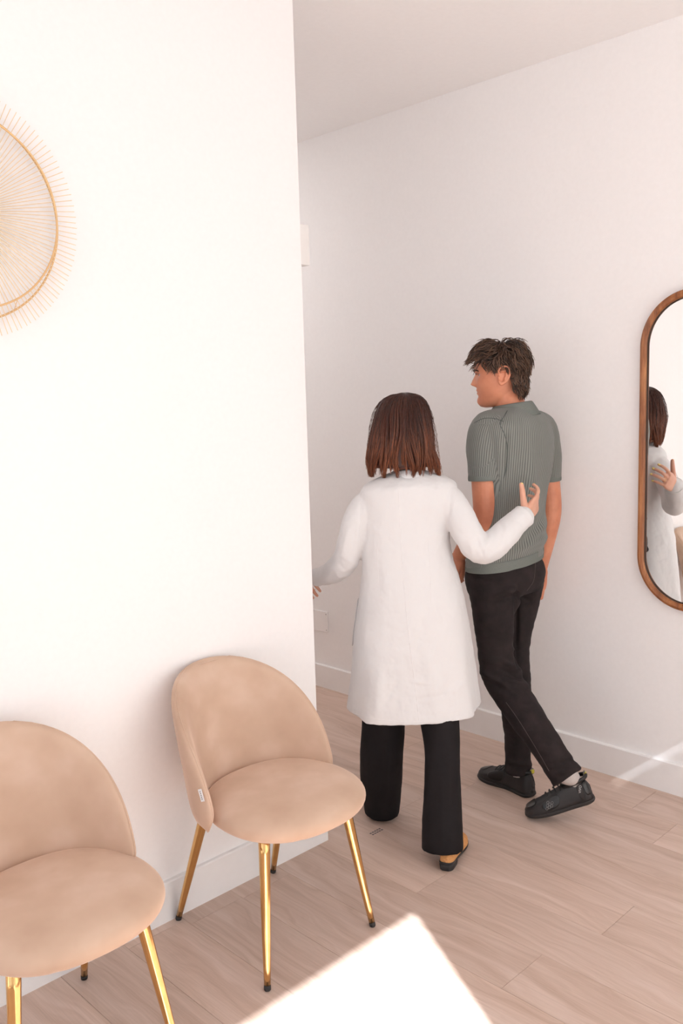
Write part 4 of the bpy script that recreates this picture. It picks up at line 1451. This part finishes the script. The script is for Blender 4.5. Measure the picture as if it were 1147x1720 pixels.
def woman():
    gW = 3.13
    FW = unit(FH * math.cos(math.radians(8)) - RH * math.sin(math.radians(8)))   # looks away, a little to the left
    RW = np.cross(FW, UP)
    base = G(690, 1000, gW)
    t = thing('person', 'woman in a white lab coat and black flared trousers, hand on man', 'person', (base[0], base[1], 0), world_parts=True)
    body = []
    # ---- head
    C = G(680, 714, 3.150)
    face = unit(FW - RH * .10 - UP * .05)
    hp, HP, (hl, hf, hu) = head_parts(C, face, UP, 0.93, True)
    body += hp
    body.append(tube([HP(0, -.02, -.03), HP(0, -.025, -.08), G(684, 785, 3.130), G(685, 815, 3.120)], [.046, .046, .048, .06], n=24, steps=5))
    # ---- coat body
    rows = [(789, 663, 709, 3.130, .95), (794, 652, 722, 3.130, .80), (800, 636, 742, 3.130, .66), (808, 617, 761, 3.130, .60), (820, 604, 770, gW, .60), (845, 603, 768, gW, .64),
            (880, 606, 758, gW, .70), (920, 606, 758, gW, .74), (955, 605, 768, gW, .76), (990, 602, 779, gW, .76), (1030, 596, 788, gW, .76), (1070, 591, 795, gW, .76), (1110, 588, 801, gW, .76), (1150, 584, 807, gW, .76), (1180, 580, 812, gW, .76), (1188, 579, 813, gW, .76)]
    R = sil_rows(rows, RW, FW)
    rings = frame_pts(R, RW, FW, 128, 2.2, 6)
    # skirt of the coat falls in soft flutes
    n = 128
    th = np.arange(n) * 2 * math.pi / n
    z_top, z_bot = R[8][0][2], R[-1][0][2]
    out = []
    for r in rings:
        c = r.mean(0)
        k = np.clip((z_top - c[2]) / (z_top - z_bot), 0, 1)
        fl = k ** 1.3 * (.010 * np.sin(5 * th + 0.6) + .005 * np.sin(8 * th + 2.0) + .0012 * np.sin(13 * th + 1.1))
        d = r - c
        d /= np.linalg.norm(d, axis=1)[:, None]
        out.append(r + d * fl[:, None])
    # ---- sleeves (pixel, g, radius px)
    sR = [(G(735, 842, 3.125), 18), (G(751, 840, 3.11), 27), (G(765, 856, 3.09), 26.5), (G(777, 880, 3.07), 27), (G(789, 904, 3.06), 27), (G(804, 921, 3.06), 27.5), (G(826, 916, 3.075), 26.5), (G(850, 895, 3.09), 24), (G(866, 879, 3.11), 21.5), (G(877.0, 869, 3.122), 20.5)]
    sL = [(G(640, 842, 3.125), 18), (G(620, 846, 3.115), 24), (G(604, 862, 3.105), 24), (G(595, 885, 3.10), 23), (G(588, 915, 3.11), 23), (G(579, 942, 3.14), 23.5), (G(562, 959, 3.20), 21), (G(547, 966, 3.26), 18.5), (G(535, 969, 3.31), 17)]
    parts = [loft(out)]
    for q in (sR, sL):
        parts.append(tube([p for p, _ in q], [r * px_m(3.0) for _, r in q], n=28, steps=5))
    lines = [(757, 830, 752, 880, 4, -.005), (606, 835, 608, 900, 4, -.005), (752, 880, 770, 925, 3, -.004),
             (800, 902, 812, 935, 4, -.006), (812, 896, 806, 930, 3, .005), (790, 905, 795, 945, 4, .004), (822, 895, 815, 935, 4, .004), (845, 880, 838, 920, 5, -.003), (838, 880, 850, 890, 4, -.004),
             (575, 935, 600, 950, 4, .003), (565, 945, 588, 962, 4, -.003), (555, 950, 575, 975, 4, .003), (585, 890, 575, 930, 4, .004), (598, 880, 590, 930, 4, -.004),
             (640, 1120, 632, 1205, 9, .006), (665, 1150, 640, 1190, 5, -.005), (620, 1040, 605, 1120, 8, .005), (720, 1100, 735, 1200, 12, .006), (745, 1170, 785, 1145, 6, .004), (690, 1145, 720, 1148, 3, .003), (640, 960, 625, 1010, 8, -.004), (720, 960, 730, 1040, 8, .004),
             (640, 830, 700, 815, 9, .003), (720, 815, 745, 860, 8, -.003), (600, 1140, 625, 1110, 5, .004), (700, 1175, 760, 1165, 4, -.003)]
    def disp(co):
        q = co.copy(); q[:, 2] *= .5
        return folds(co, lines, 3.140) + .0035 * fbm(q, 9.0, 4.4) + .0018 * fbm(co, 26.0, 1.4)
    coat = remeshed('lab_coat', parts, 0.0048, 4, 'coat', t, disp=disp)
    tree = tree_of(coat)
    seam('back_seam', tree, [(668, 798), (671, 850), (674, 920), (680, 1000), (688, 1080), (697, 1150), (704, 1210)], .0013, 'coat_seam', coat, -.0004)
    seam('dart', tree, [(633, 905), (635, 960), (638, 1010)], .0010, 'coat_seam', coat, -.0003)
    seam('dart', tree, [(719, 905), (722, 960), (724, 1010)], .0010, 'coat_seam', coat, -.0003)
    seam('armhole_seam', tree, [(766, 822), (762, 850), (753, 875), (752, 884)], .0013, 'coat_seam', coat, -.0003)
    seam('armhole_seam', tree, [(611, 820), (606, 845), (607, 885)], .0013, 'coat_seam', coat, -.0003)
    seam('hem_stitch', tree, [(583, 1194), (610, 1203), (650, 1210), (700, 1212), (750, 1210), (775, 1200)], .0009, 'coat_seam', coat, -.0002)
    # cuffs
    for q in (sR, sL):
        a, b = q[-2][0], q[-1][0]; d = unit(b - a); r = q[-1][1] * px_m(3.0)
        V, F = tube([b - d * .012, b, b + d * .012, b + d * .014], [r * .97, r * 1.02, r * 1.02, r * .97], n=32, steps=2, round_ends=False)
        mesh_obj('cuff', V, F, 'coat', coat)
    # collar of the coat under the hair
    rings2 = []
    cb = G(685, 788, 3.130)
    for k in range(33):
        a = math.radians(-140 + 280 * k / 32)
        p = lambda r, z: cb - FW * math.cos(a) * r + RW * math.sin(a) * r + UP * (z - .02 * (1 - math.cos(a)))
        rings2.append([p(.056, -.030), p(.054, .000), p(.057, .006), p(.063, .000), p(.076, -.024), p(.074, -.028), p(.060, -.010)])
    V, F = loft(rings2)
    mesh_obj('coat_collar', V, F, 'coat', coat)
    # patch pockets on both fronts, one with a navy label
    ctr = R[10][0]
    for s in (1, -1):
        pk = []
        A_, B_ = R[10][1] * 1.07, R[10][2] * 1.07
        def pp(a, z, o=0.0):
            k = (ctr[2] + .06 - z) * .22
            return ctr + RW * s * math.cos(a) * (A_ + o + k * .9) + FW * math.sin(a) * (B_ + o + k * .7) + UP * (z - ctr[2])
        rows_ = []
        for i in range(8):
            z = ctr[2] + .06 - .17 * i / 7
            rows_.append([pp(math.radians(12 + 48 * j / 9), z, .010) for j in range(10)])
        rows_ = [[cling(tree, q, .0025) for q in row] for row in rows_]
        V, F = loft(rows_, closed=False, cap0=False, cap1=False)
        o = mesh_obj('pocket', V, F, 'coat', coat)
        md = o.modifiers.new('thick', 'SOLIDIFY'); md.thickness = .003; md.offset = 0
        if s == 1:
            c0 = [pp(math.radians(17), ctr[2] - .040, .013), pp(math.radians(20.5), ctr[2] - .040, .013), pp(math.radians(20.5), ctr[2] - .068, .013), pp(math.radians(17), ctr[2] - .068, .013)]
            c0 = [cling(tree, q, .006) for q in c0]
            nn = unit(np.cross(c0[1] - c0[0], c0[2] - c0[0]))
            V = c0 + [q - nn * .002 for q in c0]
            F = [(0, 1, 2, 3), (7, 6, 5, 4), (0, 4, 5, 1), (1, 5, 6, 2), (2, 6, 7, 3), (3, 7, 4, 0)]
            mesh_obj('label_tab', V, F, 'navy', o, smooth=False)
    # ---- body under the coat
    body.append(loft(frame_pts([(c, a * .80, b * .80) for c, a, b in R[:11]], RW, FW, 36)))
    for q in (sR, sL):
        body.append(tube([p for p, _ in q[1:]], [r * px_m(3.0) * k for (_, r), k in zip(q[1:], (.62, .66, .72, .72, .70, .70, .68, .66, .62)[-(len(q) - 1):])], n=16, steps=5))
    # right hand on the man's back
    wr = G(880, 870, 3.128)
    al = unit(G(897.5, 850.5, 3.168) - wr)
    dors = unit(RH * .80 - FH * .55 + UP * -.15)
    hR, nR, jR = hand(wr, al, dors, -1, .93, per=((12, 30, 26), (20, 32, 26), (26, 34, 26), (30, 36, 28)), spread=6, thumb=(40, 6, -6), thumb_dir=G(872.5, 836, 3.130) - G(876, 856, 3.130))
    body += hR
    # left hand reaching round the corner
    wl = G(527, 972, 3.33)
    hL, nL, jL = hand(wl, unit(G(514, 981, 3.42) - wl), UP * .7 - RH * .5, 1, .90, (30, 35, 25))
    body += hL
    # legs
    legL = [((647, 1150, 3.15), 38), ((644, 1215, 3.165), 37.5), ((641, 1260, 3.16), 38), ((640, 1300, 3.19), 37), ((641, 1335, 3.21), 34), ((641, 1362, 3.22), 31.5)]
    legR = [((732, 1150, 3.09), 36), ((739, 1215, 3.03), 34), ((743, 1260, 2.985), 31), ((743, 1300, 2.93), 31.5), ((743, 1350, 2.905), 33.5), ((742.5, 1395, 2.882), 36), ((743, 1426, 2.870), 37)]
    tp = []
    hipC = G(690, 1010, gW)
    for lg, sx in ((legL, -1), (legR, 1)):
        P = [hipC + RW * sx * .085] + [G(*p) for p, _ in lg]
        rr_ = [.095] + [r * px_m(p[2]) for p, r in lg]
        tp.append(tube(P, rr_, n=32, steps=5, round_ends=False, ref=FW, flat=1.08))
        body.append(tube(P, [r * k for r, k in zip(rr_, [.8, .72, .68, .62, .52, .44, .38, .36])], n=18, steps=4))
    lines = [(618, 1260, 622, 1355, 5, .004), (660, 1240, 655, 1350, 6, -.005), (725, 1250, 720, 1420, 6, .004), (758, 1240, 762, 1410, 6, -.004), (742, 1300, 744, 1420, 5, .003)]
    tr = remeshed('trousers', tp + [loft(frame_pts([(hipC + UP * .10, .15, .11), (hipC, .165, .125), (hipC - UP * .08, .16, .12)], RW, FW, 40))], 0.0055, 3, 'black_cloth', t, disp=lambda co: folds(co, lines, 3.3) + .002 * fbm(co, 8.0, 2.2))
    remeshed('body', body, 0.0032, 2, 'skin_w', t)
    for c, a, n_, w in nR:
        nail_obj(c, a, n_, w, 'nail', t)
    for c, a, n_, w in nL:
        nail_obj(c, a, n_, w, 'nail', t)
    # ring on the ring finger
    P0, P1_ = jR[2][1], jR[2][2]
    c = P0 * .55 + P1_ * .45; ax_ = unit(P1_ - P0); e1 = unit(np.cross(ax_, UP)); e2 = np.cross(ax_, e1)
    rings3 = []
    for k in range(25):
        a = 2 * math.pi * k / 24
        o_ = e1 * math.cos(a) + e2 * math.sin(a)
        rings3.append(ellipse(c + o_ * .0082, o_, ax_, .0012, .0016, 8))
    V, F = loft(rings3, cap0=False, cap1=False)
    mesh_obj('ring', V, F, 'gold_ring', t)
    for s in (-1, 1):
        e = HP(s * .031, .070, .011)
        V, F = ellipsoid(e, hl * .012, hf * .012, hu * .012, 16, 10)
        o = mesh_obj('eye', V, F, 'eye_white', t)
        V, F = ellipsoid(e + hf * .0085, hl * .0055, hf * .0045, hu * .0055, 14, 8)
        mesh_obj('iris', V, F, 'iris', o)
        V, F = tube([HP(s * .014, .094, .028), HP(s * .028, .0935, .032), HP(s * .046, .080, .029)], [.002, .0024, .0014], n=8, steps=4)
        mesh_obj('eyebrow', V, F, 'hair_w', t)
    # ---- shoes
    hr = on_floor(749, 1459, .020) + FH * .016
    d = unit(FH * .93 + RH * .36)
    shoe_w(t, hr, hr + d * .235 - UP * .020, True)
    hl_ = on_floor(642, 1366, .020)
    hl_ = hl_ + FH * .02
    shoe_w(t, hl_, hl_ + unit(FH * .9 - RH * .30) * .235 - UP * .020, False)
    woman_hair(t, HP, C)
    return t

def shoe_w(t, heel, toe, right):
    s, T, L, edges, hs = shoe(t, heel, toe, right, name='shoe', mats=('suede', 'black_rubber'), style='loafer')
    # stacked heel block
    out = sole_outline(0, not right)
    rows = []
    pts = [(x * .88, y) for x, y in out if y < .27]
    pts = sorted(pts, key=lambda q: math.atan2(q[0], q[1] - .15))
    for z, k in ((-.0185, .90), (-.017, .94), (-.002, 1.02), (.004, 1.0)):
        rows.append([T(x * k * L, (.14 + (y - .14) * k) * L, z) for x, y in pts])
    V, F = loft(rows)
    mesh_obj('heel', V, F, 'black_rubber', s)

def woman_hair(t, HP, C):
    # outline of the bob from behind: (y_px, left, right)
    sil = [(660, 668, 688), (664, 655, 701), (672, 643, 710), (685, 635, 716), (700, 630, 720), (720, 626, 724), (740, 623, 728), (760, 620.5, 732), (778, 619, 736), (799, 619.5, 737)]
    P = np.array([(y, (l + r) / 2, (r - l) / 2) for y, l, r in sil])
    Q = resample(P, 4)
    g0 = 3.145
    m = len(Q)
    fw = unit(FH - RH * .12); rt = np.cross(fw, UP)
    def S(phi, tt, lift=0.0):
        """phi: 0 = back of the head, +90 = right; tt 0 crown .. 1 tips"""
        i = tt * (m - 1); i0 = min(int(i), m - 2); f = i - i0
        y, cx_, w = Q[i0] * (1 - f) + Q[i0 + 1] * f
        c = G(cx_, y, g0)
        A = w * px_m(g0)
        a = math.radians(phi)
        depth_b = A * (1.10 if tt < .6 else 1.10 - .38 * (tt - .6) / .4)
        depth_f = A * 1.0
        dy = math.cos(a)
        # hair is parted in front and leaves the face free
        ring = c + rt * math.sin(a) * (A + lift) - fw * (dy * (depth_b if dy > 0 else depth_f) + lift * dy)
        return ring
    rr = random.Random(3)
    # inner volume
    rings = []
    for i in range(m - 3):
        tt = i / (m - 1)
        row = []
        for j in range(64):
            phi = -180 + 360 * j / 64
            af = max(0, (abs(phi) - 112) / 68)
            pt = S(phi, tt, -.006)
            if tt > .28:
                c = S(0, tt) * .5 + S(180, tt) * .5
                pt = pt + (c - pt) * min(1, af * 1.5) * .75
            row.append(pt)
        rings.append(row)
    V, F = loft(rings)
    mesh_obj('hair_cap', V, F, 'hair_w', t, attr=[.15 + .35 * (k // 64) / (m - 4) for k in range(len(V))])
    paths = []
    for k in range(4200):
        phi = rr.uniform(-125, 125)
        t0 = rr.choice([0.0, 0.0, 0.02, rr.uniform(0, .35), rr.uniform(0, .6)])
        end = min(1.0, .93 + .05 * math.sin(phi * .13) + .04 * math.sin(phi * .31 + 1) + rr.uniform(-.07, .05)) - (0.02 if phi > 40 else 0) * rr.random()
        lift0 = rr.uniform(-.006, .004); fl = rr.uniform(-.006, .016)
        amp = rr.uniform(3.0, 10.0); ph = phi * .16 + rr.uniform(-.6, .6); fr = rr.uniform(5, 9)
        # strands fan out from the parting on the crown
        part = -4 + rr.uniform(-2, 2)
        ci = round(phi / 7.0 + .35 * math.sin(phi)); cl = ci * 7.0
        end += .035 * math.sin(ci * 2.3) + .02 * math.sin(ci * 5.1); ph = 1.4 * math.sin(phi * .045) + ci * .35 + rr.uniform(-.35, .35); fr = 8.0 + .8 * math.sin(ci * 1.3); amp = 4.5 + 2.5 * math.sin(ci * 2.1) + rr.uniform(-1, 1); fl = .5 * fl + .007 * math.sin(ci * 3.7)
        end = min(end, 1.0)
        pts = []
        for j in range(13):
            tt = t0 + (end - t0) * j / 12
            fan = min(1, .25 + tt * 2.6) if t0 < .05 else 1
            wave = amp * math.sin(ph + fr * tt) * max(0, tt - .2) * 1.7
            ph_e = phi + (cl - phi) * .62 * tt ** 1.6
            pts.append(S(ph_e * fan + part * (1 - fan) + wave, tt, lift0 + fl * max(0, tt - .7) * 2.2 + .011 * math.sin(ph * 1.3 + 9 * tt) * max(0, tt - .22)))
        paths.append((pts, rr.uniform(.55, 1.2)))
    for k in range(60):          # loose flyaways
        phi = rr.uniform(-120, 120)
        pts = [S(phi + 6 * math.sin(j * .5 + k), .1 + .88 * j / 12, .004 + .010 * math.sin(j / 12 * 3.1) * rr.uniform(.4, 1.2)) for j in range(13)]
        paths.append((pts, .28))
    strands('hair', paths, .0019, 'hair_w', t)
woman()
# helper notes kept for building only
for o in list(bpy.data.objects):
    if '_base' in o.keys():
        del o['_base']
